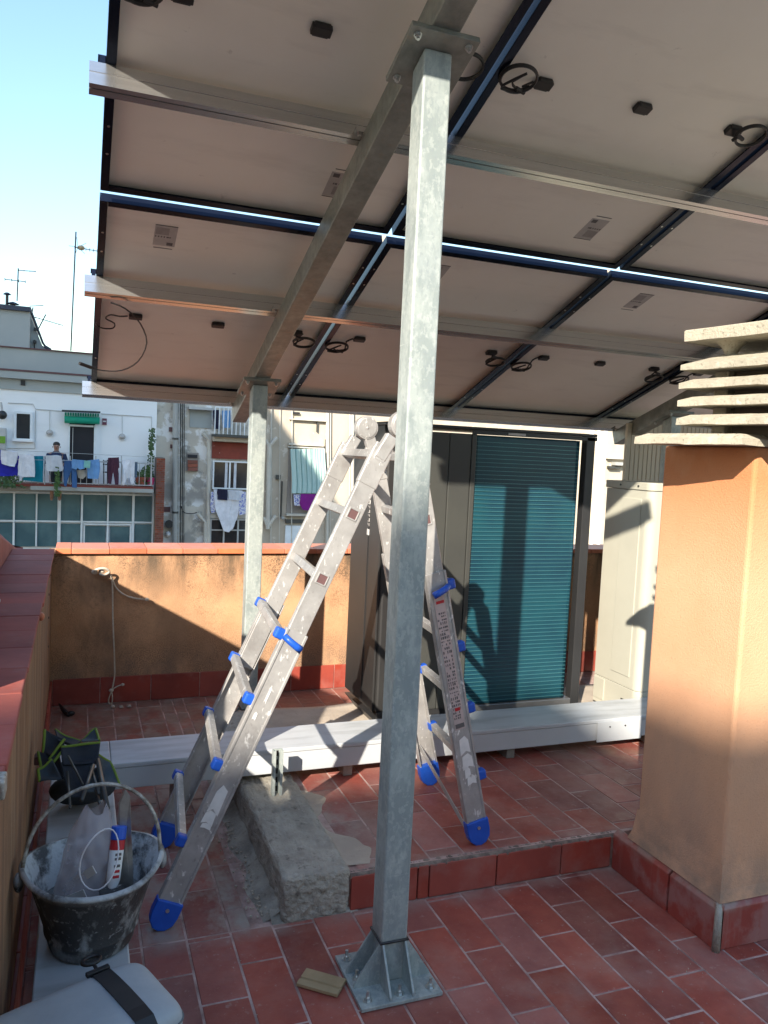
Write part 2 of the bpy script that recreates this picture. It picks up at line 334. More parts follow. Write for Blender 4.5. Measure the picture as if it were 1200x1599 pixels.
mb = MB()                                                   # trowelled mortar fillet at the foot of the kerb
from mathutils import noise as NZ
def fil(a, b):
    y = 2.40+a*1.55; x = .645-b*(.085+.035*NZ.noise(Vector((0, y*6, 0)))); n_ = NZ.fractal(Vector((x*25, y*25, 3)), 1, 2, 4)
    return (x, y, (.034*(1-b)**2+.008*(1-b)+n_*.004*(1-b)-.0035*b))
mb.sheet(fil, 120, 12)
def fil2(a, b):
    x = .60+a*.29; y = 2.42-b*(.055+.015*NZ.noise(Vector((x*9, 2, 0)))); n_ = NZ.fractal(Vector((x*30, y*30, 7)), 1, 2, 4)
    return (x, y, (.022*(1-b)**2+.006*(1-b)+n_*.004*(1-b)-.0035*b))
mb.sheet(fil2, 40, 8)
mb.build('mortar_fillet', CONC, kb, smooth=True)
mb = MB()
def patch(a, b):                                            # thin trowelled patch over the platform tiles beside the kerb
    y = 2.43+a*.62; wv = .10+.05*math.sin(a*9)+.05*NZ.noise(Vector((y*11, 4, 0)))-.07*a
    x = .852+b*max(.02, wv)
    return (x, y, SZ+.0045*(1-b)+.0022*NZ.noise(Vector((x*30, y*30, 1)))+(-.004 if b > .99 else 0))
mb.sheet(patch, 60, 8).build('mortar_patch', SCREED, kb, smooth=True)
mb = MB()
for i in range(150):
    y = random.uniform(2.42, 3.1); x = .60-abs(random.gauss(0, .035)); r = random.uniform(.002, .006)
    mb.sphere((x, y, r*.6+.004), r, 5, 3, (1, random.uniform(.7, 1.4), .7))
for i in range(60):
    mb.sphere((random.uniform(.2, 2.4), random.uniform(1.6, 2.36), .001), random.uniform(.0010, .0024), 4, 3)
s_ = mb.build('gravel', SCREED); s_['kind'] = 'stuff'; s_['label'] = 'crumbs of mortar and grit lying on the tiles beside the concrete kerb'; s_['category'] = 'gravel'

# ---- far parapet
fp = thing('far_parapet', 'ochre stucco parapet across the far edge of the terrace with bright orange coping', 'wall', (3, 4.9, 0))
box(XI-.02, 6.0, YF, 5.02, -.15, .872).build('stucco_wall', STUCCO, fp)
for i in range(24):
    x = -.034+.2045*(i-1)
    if i == 0: x0 = -.10
    MB().box((x if i else -.118)+.0012, x+.2045-.0012, 4.757, 5.045, .873, ZT+random.uniform(-.001, .001)).build('coping_tile', COPE, fp, bevel=.003)
box(-.118, 5.0, 4.765, 5.04, .8722, .896).build('coping_joint', GROUT, fp)
x = -.15
for i in range(18):
    x1 = x+.283
    MB().box(max(x, -.122)+.002, x1-.002, 4.766, YF-.0005, .002, .152).build('skirting_tile', SKIRT, fp, bevel=.002); x = x1
box(-.122, 5, 4.770, YF-.001, .0, .150).build('skirting_joint', GROUT, fp)
# ---- left parapet
lp = thing('left_parapet', 'ochre side parapet along the left of the terrace under wide maroon coping tiles', 'wall', (-.2, 2.5, 0))
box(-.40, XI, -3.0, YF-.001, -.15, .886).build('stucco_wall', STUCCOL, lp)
y = 4.757
ys = [4.757]
while y > -.4: y -= .2255; ys.append(y)
for a, b in zip(ys[1:], ys[:-1]):
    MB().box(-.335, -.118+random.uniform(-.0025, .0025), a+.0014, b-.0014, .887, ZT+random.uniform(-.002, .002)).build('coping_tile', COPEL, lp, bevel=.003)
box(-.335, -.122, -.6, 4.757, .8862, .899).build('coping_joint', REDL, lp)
y = YF-.02
while y > 1.0:
    MB().box(XI+.0005, XI+.012, y-.281, y-.002, .002, .150).build('skirting_tile', SKIRT, lp, bevel=.002); y -= .283
for zz, yy in ((.72, 4.35), (.60, 4.35), (.45, 4.35), (.78, 4.6)):
    MB().cyl((XI-.004, yy, zz), (XI+.003, yy, zz), .006, 8).build('screw', DARKM, lp)
MB().sphere((-.117, 3.02, .885), .014, 8, 6, (.8, 1.6, 1.1)).build('red_stain_lump', COPE, lp, smooth=True)
# ---- raised roof edge to the left of the parapet
rw = thing('sloping_roof_edge', 'sloping red tiled roof edge rising beyond the left parapet coping', 'roof', (-.45, 3.6, .9))
def rz(y, lowside): return (1.297-.26*(y-4.17)) if not lowside else (1.045-.18*(y-4.178))
poly0 = lambda y: [(-.336, y, .80), (-.336, y, rz(y, 1)-.02), (-.55, y, rz(y, 0)), (-.80, y, rz(y, 0)), (-.80, y, .80)]
yy = [5.6, 5.3, 5.0, 4.72, 4.44, 4.16, 3.88, 3.60, 3.32, 3.04, 2.76, 2.48, 2.20, 1.90]
for b, a in zip(yy[:-1], yy[1:]):
    m_ = MB(); P0, P1 = poly0(a+.002), poly0(b-.002); m_.add(P0+P1, [(0,1,2,3,4), (9,8,7,6,5)]+[(i, (i+1)%5, (i+1)%5+5, i+5) for i in range(5)])
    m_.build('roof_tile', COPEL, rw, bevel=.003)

# ================================================================== ADDED SHADE BLOCKERS, OUT OF VIEW
nb = thing('rear_shade_blocker', 'unseen tall plain block added behind the terrace to shade it', 'building', (-6, -14, -9))
MB().prism([(x, -22, z) for x, z in ((-22.5, -9), (-22.5, 10.93), (-9.64, 10.98), (-9.31, 10.70), (8, 10.68), (8, -9))], (0, 10, 0)).build('wall', CREAM, nb)  # added unseen block, stepped top shaped for the shadow edge on the terrace
box(-10.86, -10.40, -13.2, -12.2, 10.93, 11.62).build('chimney', BRICKP, nb)  # bump added to the blocker, carries the shade higher on post and ladder
for xx in (-19, -14, -4, 1, 5):  # windows only dress the added block
    for zz in (-6, -2.5, 1, 4.5, 8):
        f_ = box(xx-.6, xx+.6, -12.0, -11.96, zz-.7, zz+.9).build('window', WFRAME, nb); box(xx-.5, xx+.5, -11.97, -11.94, zz-.6, zz+.8).build('pane', DGLASS, f_)
nb2 = thing('left_gabled_shade_blocker', 'unseen gabled block added left of the courtyard to shade the far facades', 'building', (-14, 11, -9))
MB().prism([(-5.5, 8, -9), (-5.5, 8, 11.6), (-7.15, 8, 13.9), (-11, 8, 18.5), (-16, 8, 18.5), (-16, 8, -9)], (0, 5, 0)).build('wall', CREAM, nb2)  # added unseen block, sloped top shaped for the shadow edge across the facades
for yy_ in (9.2, 11.2):  # window dressing on the added gabled block
    for zz in (-6, -2.5, 1, 4.5, 8):
        f_ = box(-5.5, -5.46, yy_-.5, yy_+.5, zz-.7, zz+.9).build('window', WFRAME, nb2); box(-5.47, -5.44, yy_-.4, yy_+.4, zz-.6, zz+.8).build('pane', DGLASS, f_)

# ================================================================== CHIMNEY
ch = thing('stucco_chimney', 'orange stucco chimney shaft with stacked concrete louvre cap at the right of the terrace', 'chimney', (2.25, 2.05, 0))
box(1.922, 2.62, 1.862, 2.272, 0, 1.592).build('shaft', STUCCOC, ch, bevel=.012, seg=3)
# flared stucco foot
m_ = MB(); lo_, hi_ = .152, .27
for (z_, g_) in ((lo_, .012), (.19, .006), (hi_, 0)):
    pass
P = lambda g_, z_: [(1.921-g_, 1.861-g_, z_), (2.63, 1.861-g_, z_), (2.63, 2.273, z_), (1.921-g_, 2.273+g_*2, z_)]
m_.add(P(.014, lo_)+P(.006, .19)+P(0, hi_), [(k, (k+1)%4, (k+1)%4+4, k+4) for k in range(4)]+[(k+4, (k+1)%4+4, (k+1)%4+8, k+8) for k in range(4)])
m_.build('flared_foot', STUCCOC, ch)
for a, b in ((2.073, 2.374), (1.842, 2.067)):
    MB().prism([(1.900, a, .0), (1.900, a, .132), (1.918, a, .151), (1.925, a, .151), (1.925, a, 0)], (0, b-a-.003, 0)).build('skirting_tile', SKIRTC, ch, bevel=.003)
for a, b in ((1.902, 2.19), (2.194, 2.47), (2.474, 2.62)):
    MB().prism([(a, 1.842, .0), (a, 1.842, .132), (a, 1.858, .151), (a, 1.866, .151), (a, 1.866, 0)], (b-a, 0, 0)).build('skirting_tile', SKIRTC, ch, bevel=.003)
MB().tube([(1.9035, 1.8445, -.002), (1.9035, 1.8445, .132), (1.916, 1.858, .152)], .0075, 8, radii=[.013, .011, .008]).build('corner_mortar', CONC, ch, smooth=True)
# cap: everything turned ten degrees about the shaft
ca = R(10); cF = Vector((1.805, 1.80, 0)); cy_ = Vector((-math.sin(ca), math.cos(ca), 0)); cx_ = Vector((math.cos(ca), math.sin(ca), 0))
def cp(a, b, z): return cF+cx_*a+cy_*b+Vector((0, 0, z))
def frus(a0, a1, b0, b1, z0, z1, ins, z2, jit=.0):           # slab with sloping upper faces, ragged lower edge
    m = MB(); N_ = 14; rings = []
    for (i_, z_) in ((.0, z0), (.0, z1), (ins, z2)):
        pts = []
        cs = [(a0+i_, b0+i_), (a1-i_, b0+i_), (a1-i_, b1-i_), (a0+i_, b1-i_)]
        for q in range(4):
            (p, r_), (s__, t_) = cs[q], cs[(q+1)%4]
            for k in range(N_):
                f = k/N_; pts.append(cp(p+(s__-p)*f+random.uniform(-.0012, .0012), r_+(t_-r_)*f+random.uniform(-.0012, .0012), z_+(random.uniform(-.0025, .0015) if z_ == z0 else random.uniform(-.0006, .0006))))
        rings.append(pts)
    n_ = 4*N_
    m.add(rings[0]+rings[1]+rings[2], [tuple(range(n_))[::-1], tuple(range(2*n_, 3*n_))]+[(k, (k+1)%n_, (k+1)%n_+n_, k+n_) for k in range(n_)]+[(k+n_, (k+1)%n_+n_, (k+1)%n_+2*n_, k+2*n_) for k in range(n_)])
    return m
frus(0, .95, 0, .405, 1.592, 1.612, .03, 1.626).build('base_slab', CAPC, ch)
for z in (1.655, 1.7125, 1.7675): frus(.02, .95, -.22, .258, z, z+.018, .03, z+.031).build('louvre', CAPC, ch)
frus(.02, .95, -.22, .256, 1.825, 1.843, .085, 1.876).build('louvre', CAPC, ch)
frus(.02, .97, -.30, .25, 1.915, 1.948, .004, 1.951).build('top_slab', CAPC, ch)
for a, b in ((.12, .15), (.85, .15), (.12, -.12), (.85, -.12)):
    frus(a, a+.05, b, b+.05, 1.626, 1.80, .0, 1.83).build('louvre_pillar', CAPC, ch)
    c_ = cp(a, b, 0); MB().lathe((c_.x, c_.y, 0), [(.012, 1.868), (.030, 1.90), (.050, 1.916)], 10).build('cap_foot', CAPC, ch, smooth=True)
MB().add([cp(.14, -.1, 1.61), cp(.8, -.1, 1.61), cp(.8, .14, 1.61), cp(.14, .14, 1.61), cp(.14, -.1, 1.84), cp(.8, -.1, 1.84), cp(.8, .14, 1.84), cp(.14, .14, 1.84)],
         [(0,3,2,1),(4,5,6,7),(0,1,5,4),(1,2,6,5),(2,3,7,6),(3,0,4,7)]).build('flue_core', M('sooty_flue', (.12, .10, .08), .95, scale=9), ch)

# ================================================================== SOLAR CANOPY
TH = R(19.555); AO = Vector((.05123, 3.09235, 2.38773)); PW = 1.11015; W_ = 1.090; LN = 1.652
EV = Vector((0, math.cos(TH), -math.sin(TH))); EX = Vector((1, 0, 0)); EZ = Vector((0, math.sin(TH), math.cos(TH)))
def A(u, v, o): return AO+EX*u+EV*v-EZ*o                     # o is measured downwards from the frames' underside
def abox(mb, u0, u1, v0, v1, o0, o1):
    vs = [A(u, v, o) for o in (o1, o0) for v in (v0, v1) for u in (u0, u1)]
    return mb.add(vs, [(0,2,3,1),(4,5,7,6),(0,1,5,4),(2,6,7,3),(0,4,6,2),(1,3,7,5)])
def atube(pts, r): return MB().tube([A(*p) for p in pts], r, 6)
def coil(cu, cv, r, o, turns=2.2, a0=0, sq=.85, dz=.012):
    n = int(16*turns); return [(cu+r*(1-.06*i/n)*math.cos(a0+2*math.pi*turns*i/n), cv+sq*r*math.sin(a0+2*math.pi*turns*i/n), o+dz*i/n) for i in range(n+1)]
def panel(col, row):
    u0 = col*PW+.0; u1 = u0+W_; v0, v1 = ((.030, .030+LN) if row else (-.030-LN, -.030))
    far = bool(row)
    place = 'far row' if far else 'near row'
    ordn = ['first', 'second', 'third', 'fourth'][col]
    t = thing('solar_panel', f'{ordn} framed solar panel from the left in the {place} of the canopy', 'solar panel', A(u0, v0, 0), 'solar panels of the canopy')
    b = .018
    fr = MB()
    for (a0_, a1_, c0, c1) in ((u0, u0+.011, v0, v1), (u1-.011, u1, v0, v1), (u0+.011, u1-.011, v0, v0+.011), (u0+.011, u1-.011, v1-.011, v1)):
        pass
    sides = [('u', u0, u0+.0025, u0+.028), ('u', u1-.0025, u1, u1-.028), ('v', v0, v0+.0025, v0+.028), ('v', v1-.0025, v1, v1-.028)]
    for ax, e0, e1, fl_ in sides:
        m = MB(); lo2, hi2 = (min(e0, fl_), max(e1, fl_))
        if ax == 'u': abox(m, e0, e1, v0, v1, 0, -.034); abox(m, lo2, hi2, v0+.003, v1-.003, .0, -.002)
        else: abox(m, u0+.003, u1-.003, e0, e1, .0003, -.0337); abox(m, u0+.029, u1-.029, lo2, hi2, .0003, -.0017)
        m.build('frame_bar', FRAME, t)
    for vv in [v0+LN*q for q in (.12, .2, .8, .88)]:
        for uu in (u0+.016, u1-.016): MB().cyl(A(uu, vv, .0008), A(uu, vv, -.001), .0045, 8).build('mounting_hole', ZINC, t)
    abox(MB(), u0+.003, u1-.003, v0+.003, v1-.003, -.027, -.029).build('backsheet', BACK, t)
    abox(MB(), u0+.003, u1-.003, v0+.003, v1-.003, -.0295, -.0335).build('glass', CELL, t)
    vm = .902 if far else -.868
    vm = .908 if far else -.884
    for uu in (.182, .565, .955):
        m = MB(); abox(m, u0+uu-.030, u0+uu+.030, vm-.016, vm+.016, -.009, -.027); abox(m, u0+uu-.024, u0+uu+.024, vm-.021, vm+.021, -.011, -.026)
        m.build('junction_box', BLACK, t, bevel=.003)
    cv_ = (.055+random.uniform(-.015, .02)) if far else -.025
    # coiled cables next to the panel seams
    if col == 0 and far:
        pts = [(.146, vm, -.018), (.11, vm-.005, -.01), (.07, vm-.03, 0), (.05, vm+.01, 0), (.09, vm+.05, 0), (.085, vm+.10, 0), (.04, vm+.11, 0), (.01, vm+.08, .0), (.02, vm+.02, -.01)]
        atube(sm(pts), .0035).build('cable', BLACK, t)
        pts = [(.06, .60, .09), (.12, .62, .10), (.19, .74, .10), (.235, .95, .09), (.21, 1.16, .09), (.14, 1.28, .09), (.05, 1.30, .09), (-.02, 1.27, .09), (-.05, 1.25, .09)]
        atube(sm(pts), .0035).build('cable', BLACK, t)
        MB().tube([A(-.005, 1.275, .09), A(-.06, 1.235, .09)], .009, 8).build('cable_plug', BLACK, t)
    else:
        cc = coil(u0+.075, vm+cv_, .060, .004, 2.3, .5)
        atube(sm([(u0+.146, vm, -.018), (u0+.115, vm+.015, -.006)]+cc+[(u0+.09, vm+cv_-.025, .01), (u0+.06, vm+cv_+.015, .012), (u0+.085, vm+cv_+.035, .012)], 2), .0042).build('cable', BLACK, t)
        MB().tube([A(u0+.085, vm+cv_+.035, .012), A(u0+.12, vm+cv_+.045, .012)], .007, 8).build('cable_plug', BLACK, t)
    cc = coil(u1-.085, vm+cv_*.9, .056, .004, 2.1, 2.2)
    atube(sm([(u0+.99, vm, -.018), (u0+.975, vm+.03, -.008)]+cc+[(u1-.10, vm+.0, .01)], 2), .0042).build('cable', BLACK, t)
    MB().tube([A(u1-.10, vm, .01), A(u1-.14, vm-.015, .01)], .007, 8).build('cable_plug', BLACK, t)
    # printed label
    if far: lu, lv, s = (u0+(.207 if col == 0 else .272), .17, 1)
    else: lu, lv, s = (u0+.86, -.17, -1)
    lb = abox(MB(), lu if s > 0 else lu-.085, lu+.085 if s > 0 else lu, lv if s > 0 else lv-.135, lv+.135 if s > 0 else lv, -.0262, -.0268).build('label', LABEL, t)
    def q(a, b, c, d): return abox(MB(), *(sorted((lu+s*a, lu+s*b))), *(sorted((lv+s*c, lv+s*d))), -.0256, -.0261)
    q(.0, .085, -.006, -.002).build('printed_line', INK, lb); q(.004, .078, .150, .154).build('printed_line', INK, lb)
    q(.004, .055, .012, .058).build('printed_block', INKL, lb); q(.052, .076, .108, .128).build('printed_block', INK, lb)
    for i in range(6): q(.004+i*.011, .009+i*.011+.004*(i == 4), .068, .077).build('printed_mark', INK, lb)
    return t
def sm(pts, k=3):                                             # smooth a path by Catmull-Rom
    P_ = [Vector(p) for p in pts]; out = []
    for i in range(len(P_)-1):
        p0, p1, p2, p3 = P_[max(i-1, 0)], P_[i], P_[i+1], P_[min(i+2, len(P_)-1)]
        for j in range(k):
            t = j/k; out.append(.5*((2*p1)+(p2-p0)*t+(2*p0-5*p1+4*p2-p3)*t*t+(3*p1-p0-3*p2+p3)*t**3))
    out.append(P_[-1]); return [tuple(p) for p in out]
for row in (1, 0):
    for col in range(4): panel(col, row)
# rails
UR = 4.5
railn = [(-1.697, 'aluminium mounting rail under the near edge of the canopy, nearest of the four'), (-.617, 'aluminium mounting rail crossing the top of the picture under the near row of panels'),
         (.549, 'aluminium mounting rail under the upper half of the far row of panels'), (1.652, 'aluminium mounting rail along the lowest far edge of the canopy')]
for v0, lab in railn:
    t = thing('mounting_rail', lab, 'rail', A(-.045, v0, 0), 'aluminium rails under the panels')
    sec = [(v0, .0), (v0, .034), (v0+.002, .035), (v0+.002, .039), (v0, .040), (v0, .0765), (v0+.017, .0765), (v0+.017, .070), (v0+.021, .070), (v0+.021, .0765), (v0+.045, .0765), (v0+.045, 0)]
    sec = [(v, o+.0006) for v, o in sec]
    MB().prism([A(-.045, v, o) for v, o in sec], EX*(UR+.045)).build('profile', ALU, t)
    m = MB(); abox(m, -.018, -.002, v0+.012, v0+.045, -.004, -.034); abox(m, -.022, .006, v0+.012, v0+.045, -.034, -.038); m.build('end_clamp', FRAME, t)
    for c_ in (1, 2, 3):
        abox(MB(), c_*PW-.0135, c_*PW-.0065, v0+.005, v0+.04, -.001, -.03).build('mid_clamp', ALU, t)
# beams with their plates
def beam(x0, lab):
    t = thing('steel_beam', lab, 'beam', (x0, 4.6, 1.63), 'sloping galvanized beams')
    u = x0-AO.x
    abox(MB(), u, u+.08, -2.15, 1.70, .0785, .1725).build('box_section', GALVB, t, bevel=.004)
    for vv in (-.64, .52, 1.63):
        m = MB(); abox(m, u-.025, u-.001, vv-.004, vv+.022, .062, .082); m.cyl(A(u-.012, vv+.009, .094), A(u-.012, vv+.009, .082), .007, 6); m.build('rail_bracket', ALU, t)
    return t
beam(.8205, 'galvanized box beam sloping down between the two visible posts')
beam(3.487, 'galvanized box beam sloping down behind the louvred chimney cap')
def post(x0, y0, zb, lab, base=True):
    t = thing('steel_post', lab, 'post', (x0+.04, y0+.04, zb), 'galvanized canopy posts')
    zt = lambda y: AO.z-(y-AO.y)*math.tan(TH)-.1895/math.cos(TH)
    m = MB(); x1, y1 = x0+.08, y0+.08; z0 = zb+(.135 if base else .02)
    m.add([(x0, y0, z0), (x1, y0, z0), (x1, y1, z0), (x0, y1, z0), (x0, y0, zt(y0)), (x1, y0, zt(y0)), (x1, y1, zt(y1)), (x0, y1, zt(y1))], [(0,3,2,1),(4,5,6,7),(0,1,5,4),(1,2,6,5),(2,3,7,6),(3,0,4,7)])
    m.build('box_section', GALV, t, bevel=.006, seg=3)
    uc = x0+.04-AO.x; vc = (y0+.04-AO.y+.19*math.sin(TH))/math.cos(TH)
    for nm, o0, o1 in (('lower_plate', .1813, .1893), ('upper_plate', .1727, .1807)):
        abox(MB(), uc-.096, uc+.096, vc-.096, vc+.096, o0, o1).build(nm, GALVB, t, bevel=.0012)
    for i in (-1, 1):
        for j in (-1, 1):
            m = MB(); m.cyl(A(uc+i*.073, vc+j*.073, .1893), A(uc+i*.073, vc+j*.073, .1915), .011, 12); m.cyl(A(uc+i*.073, vc+j*.073, .1915), A(uc+i*.073, vc+j*.073, .199), .0085, 6)
            m.cyl(A(uc+i*.073, vc+j*.073, .199), A(uc+i*.073, vc+j*.073, .205), .0045, 8); m.cyl(A(uc+i*.073, vc+j*.073, .1727), A(uc+i*.073, vc+j*.073, .165), .0085, 6)
            m.build('bolt', ZINC, t)
    if base:
        cx0, cy0 = x0+.04, y0+.04; h = .1215
        MB().box(cx0-h, cx0+h, cy0-h, cy0+h, zb+.003, zb+.014).build('base_plate', GALV, t, bevel=.0015)
        m = MB(); a = .034
        m.box(cx0-a, cx0+a, cy0-a, cy0+a, zb+.014, zb+.137); m.build('stub', GALV, t, bevel=.003)
        m = MB(); m.tube([(x0-.001, y0-.001, z0), (x1+.001, y0-.001, z0), (x1+.001, y1+.001, z0), (x0-.001, y1+.001, z0)], .0045, 6, closed=True); m.build('weld_bead', DARKM, t, smooth=True)
        for s in (-1, 1):
            for e in (-1, 1):
                yy_ = cy0+s*a
                MB().prism([(x, y, z) for x, y, z in ((cx0+e*a, yy_-.003, zb+.014), (cx0+e*(h-.006), yy_-.003, zb+.014), (cx0+e*(h-.006), yy_-.003, zb+.024), (cx0+e*(a+.008), yy_-.003, zb+.132), (cx0+e*a, yy_-.003, zb+.132))], (0, .006, 0)).build('gusset', GALV, t)
                xx_ = cx0+s*a
                MB().prism([(x, y, z) for x, y, z in ((xx_-.003, cy0+e*a, zb+.014), (xx_-.003, cy0+e*(h-.006), zb+.014), (xx_-.003, cy0+e*(h-.006), zb+.024), (xx_-.003, cy0+e*(a+.008), zb+.132), (xx_-.003, cy0+e*a, zb+.132))], (.006, 0, 0)).build('gusset', GALV, t)
        for i, j in ((-1,-1),(0,-1),(1,-1),(-1,0),(1,0),(-1,1),(0,1),(1,1)):
            px_, py_ = cx0+i*.094, cy0+j*.094
            m = MB(); m.cyl((px_, py_, zb+.014), (px_, py_, zb+.0165), .013, 14); m.cyl((px_, py_, zb+.0165), (px_, py_, zb+.0255), .009, 6); m.cyl((px_, py_, zb+.0255), (px_, py_, zb+.042), .005, 8)
            m.build('anchor_bolt', ZINC, t)
    return t
post(.8205, 1.99, 0, 'tall galvanized steel post in the foreground with bolted base plate and gussets')
post(.8205, 4.073, 0, 'shorter galvanized steel post by the far parapet behind the ladder')
post(3.487, 4.073, .126, 'galvanized steel post hidden behind the chimney under the second beam')

# ================================================================== DUCT
dt = thing('white_duct', 'long white metal cable duct turning the corner and running across the platform', 'duct', (1.4, 3.2, .18))
box(.137, 3.0, 3.125, 3.375, .178, .262).build('tray', DUCT, dt, bevel=.003)
box(.134, 3.0, 3.121, 3.379, .263, .282).build('lid', DUCT, dt, bevel=.004)
box(-.075, .133, .9, 3.375, .178, .262).build('tray', DUCT, dt, bevel=.003)
box(-.078, .1335, .9, 3.379, .2632, .282).build('lid', DUCT, dt, bevel=.004)
box(2.36, 2.62, 3.114, 3.1205, .172, .270).build('joint_cover', DUCT, dt, bevel=.001)
for xx in (2.43, 2.52): MB().cyl((xx, 3.1145, .245), (xx, 3.111, .245), .004, 8).build('screw', DARKM, dt)
for xx, zb in ((.40, 0), (1.1, .13), (1.9, .13), (2.7, .13)): box(xx-.02, xx+.02, 3.14, 3.36, zb, .1775).build('foot', GALVB, dt)
for yy_ in (1.3, 2.3, 3.0): box(-.06, .12, yy_-.02, yy_+.02, 0, .1775).build('foot', GALVB, dt)

# ================================================================== LARGE HEAT PUMP
hp = thing('large_outdoor_unit', 'large dark grey outdoor heat pump with exposed blue fin coil', 'heat pump', (1.95, 3.8, .126))
X0, X1, Y0, Y1, Z0, Z1 = 1.365, 2.475, 3.55, 4.01, .215, 1.655
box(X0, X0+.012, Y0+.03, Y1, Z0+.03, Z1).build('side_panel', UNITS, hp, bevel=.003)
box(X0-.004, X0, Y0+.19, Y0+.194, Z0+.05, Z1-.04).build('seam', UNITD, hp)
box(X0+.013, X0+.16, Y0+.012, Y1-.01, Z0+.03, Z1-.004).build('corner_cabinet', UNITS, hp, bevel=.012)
box(X0+.162, X0+.335, Y0+.004, Y0+.03, Z0+.03, Z1-.02).build('front_panel', UNITG, hp, bevel=.004)
box(X0+.337, X0+.455, Y0+.002, Y0+.03, Z0+.03, Z1-.02).build('front_panel', UNITG, hp, bevel=.004)
box(X0+.457, X0+.482, Y0-.002, Y0+.04, Z0+.03, Z1-.02).build('trim_strip', UNITG, hp, bevel=.003)
box(X0+.17, X1-.02, Y0+.06, Y1, Z0+.03, Z1-.03).build('inner_case', UNITD, hp)
box(X0+.484, 2.449, Y0+.010, Y0+.055, Z0+.035, Z1-.022).build('coil', COIL, hp, bevel=.01)
# curved coil end
MB().cyl((2.449, Y0+.034, Z0+.036), (2.449, Y0+.034, Z1-.023), .024, 16).build('coil_bend', COIL, hp, smooth=True)
m = MB(); z = Z0+.05
while z < Z1-.04: m.box(X0+.486, 2.455, Y0+.0055, Y0+.0101, z, z+.0028); z += .0205
rg = m.build('fin_ridges', COILT, hp); rg['kind'] = 'stuff'
box(X0-.006, 2.56, Y0-.006, Y1+.01, Z1+.001, Z1+.016).build('top_cover', UNITD, hp, bevel=.004)
box(X0+.46, 2.56, Y0-.004, Y0+.012, Z1-.02, Z1).build('top_rail', UNITD, hp)
box(2.495, 2.548, Y0-.004, Y0+.045, .150, Z1-.001).build('corner_post', UNITD, hp, bevel=.003)
box(2.02, 2.12, Y0-.008, Y0-.0045, Z1-.016, Z1-.004).build('nameplate', LABEL, hp)
MB().prism([(X0, Y0+.03, Z0), (X0, Y1, Z0), (X0+.06, Y1, .14), (X0+.06, Y0+.03, .14)], (.25, 0, 0)).build('base_shroud', UNITD, hp)
box(X0+.02, X0+.48, Y0+.01, Y0+.03, .150, Z0+.03).build('lower_panel', UNITD, hp, bevel=.003)
box(X0+.47, 2.52, Y0-.002, Y0+.05, Z0-.002, Z0+.033).build('base_rail', M('raw_steel', (.3, .3, .3), .4, .7, scale=9), hp, bevel=.002)
for xx in (1.55, 2.45): box(xx-.05, xx+.05, Y0+.0, Y1, .126, .149).build('rubber_foot', BLACK, hp)
for zz in (1.02, .62, .55): MB().tube([(X0+.10, Y0-.012, zz-.03), (X0+.10, Y0-.012, zz+.03)], .008, 8).build('valve_handle', DARKM, hp)
# white lettering block on the side face
yy_ = Y0+.195
box(X0-.003, X0-.0005, yy_-.013, yy_+.013, 1.105, 1.135).build('logo_square', WHITE, hp)
zz = 1.15; random.seed(3)
for i, (h_, c_) in enumerate(((.016, INKL), (.018, LABEL), (.012, INKL), (.016, LABEL), (.014, INKL), (.022, WHITE), (.014, LABEL))):
    m = MB(); m.box(X0-.003, X0-.0005, yy_-.012, yy_-.007, zz, zz+h_)
    if i % 2: m.box(X0-.003, X0-.0005, yy_-.006, yy_+.010, zz, zz+.004)
    else: m.box(X0-.003, X0-.0005, yy_-.006, yy_+.009, zz+h_*.4, zz+h_*.4+.004); m.box(X0-.003, X0-.0005, yy_+.006, yy_+.010, zz+h_*.4+.004, zz+h_)
    m.build('letter', c_, hp); zz += h_+.007
random.seed(11)

# ================================================================== IVORY UNIT
ac = thing('ivory_outdoor_unit', 'ivory outdoor air conditioning unit beside the orange chimney', 'air conditioner', (3.2, 3.6, .126))
bx0, by0, by1 = 2.80, 3.38, 3.76
m = MB(); r_ = .045; pr = [(bx0+r_*(1-math.cos(a)), by0+r_*(1-math.sin(a)), 0) for a in [math.pi/2*i/8 for i in range(9)]]
pr = [(bx0, by1, 0)]+pr+[(3.75, by0, 0), (3.75, by1, 0)]
MB().prism([(x, y, .31) for x, y, _ in pr], (0, 0, 1.075)).build('casing', UNITW, ac, bevel=.002)
MB().prism([(x-.002 if x < 3 else x, y-.002, .155) for x, y, _ in pr], (0, 0, .153)).build('lower_casing', UNITW, ac, bevel=.002)
MB().prism([(x-.006 if x < 3 else x, y-.006 if y < 3.5 else y+.005, 1.387) for x, y, _ in pr], (0, 0, .042)).build('lid', UNITW, ac, bevel=.004)
for yy_ in (by0+.10, by0+.25): MB().cyl((bx0-.006, yy_, 1.408), (bx0-.010, yy_, 1.408), .006, 8).build('screw', DARKM, ac)
MB().box(bx0-.0035, bx0+.002, by0+.075, by0+.235, .37, 1.34).build('recessed_panel', UNITW, ac, bevel=.003)
for k in range(4): box(bx0-.004, bx0+.002, by0+.05, by0+.13, .175+k*.02, .182+k*.02).build('vent_slot', BLACK, ac)
MB().box(bx0-.006, bx0-.001, by0+.28, by0+.375, .18, .30).build('access_cover', UNITW, ac, bevel=.002)
box(2.90, 2.945, by0-.004, by0+.004, .245, .31).build('cable_opening', BLACK, ac)
for i in range(3): MB().tube([(2.91+.01*i, by0-.006, .25), (2.92+.008*i, by0-.016, .28), (2.93+.006*i, by0-.004, .305)], .004, 6).build('cable', LABEL, ac)
for zz in (.62, .745): box(2.90, 3.0, by0-.006, by0-.001, zz, zz+.010).build('slot', BLACK, ac)
for yy_ in (3.42, 3.70): box(2.84, 3.6, yy_-.02, yy_+.02, .126, .154).build('foot', BLACK, ac)
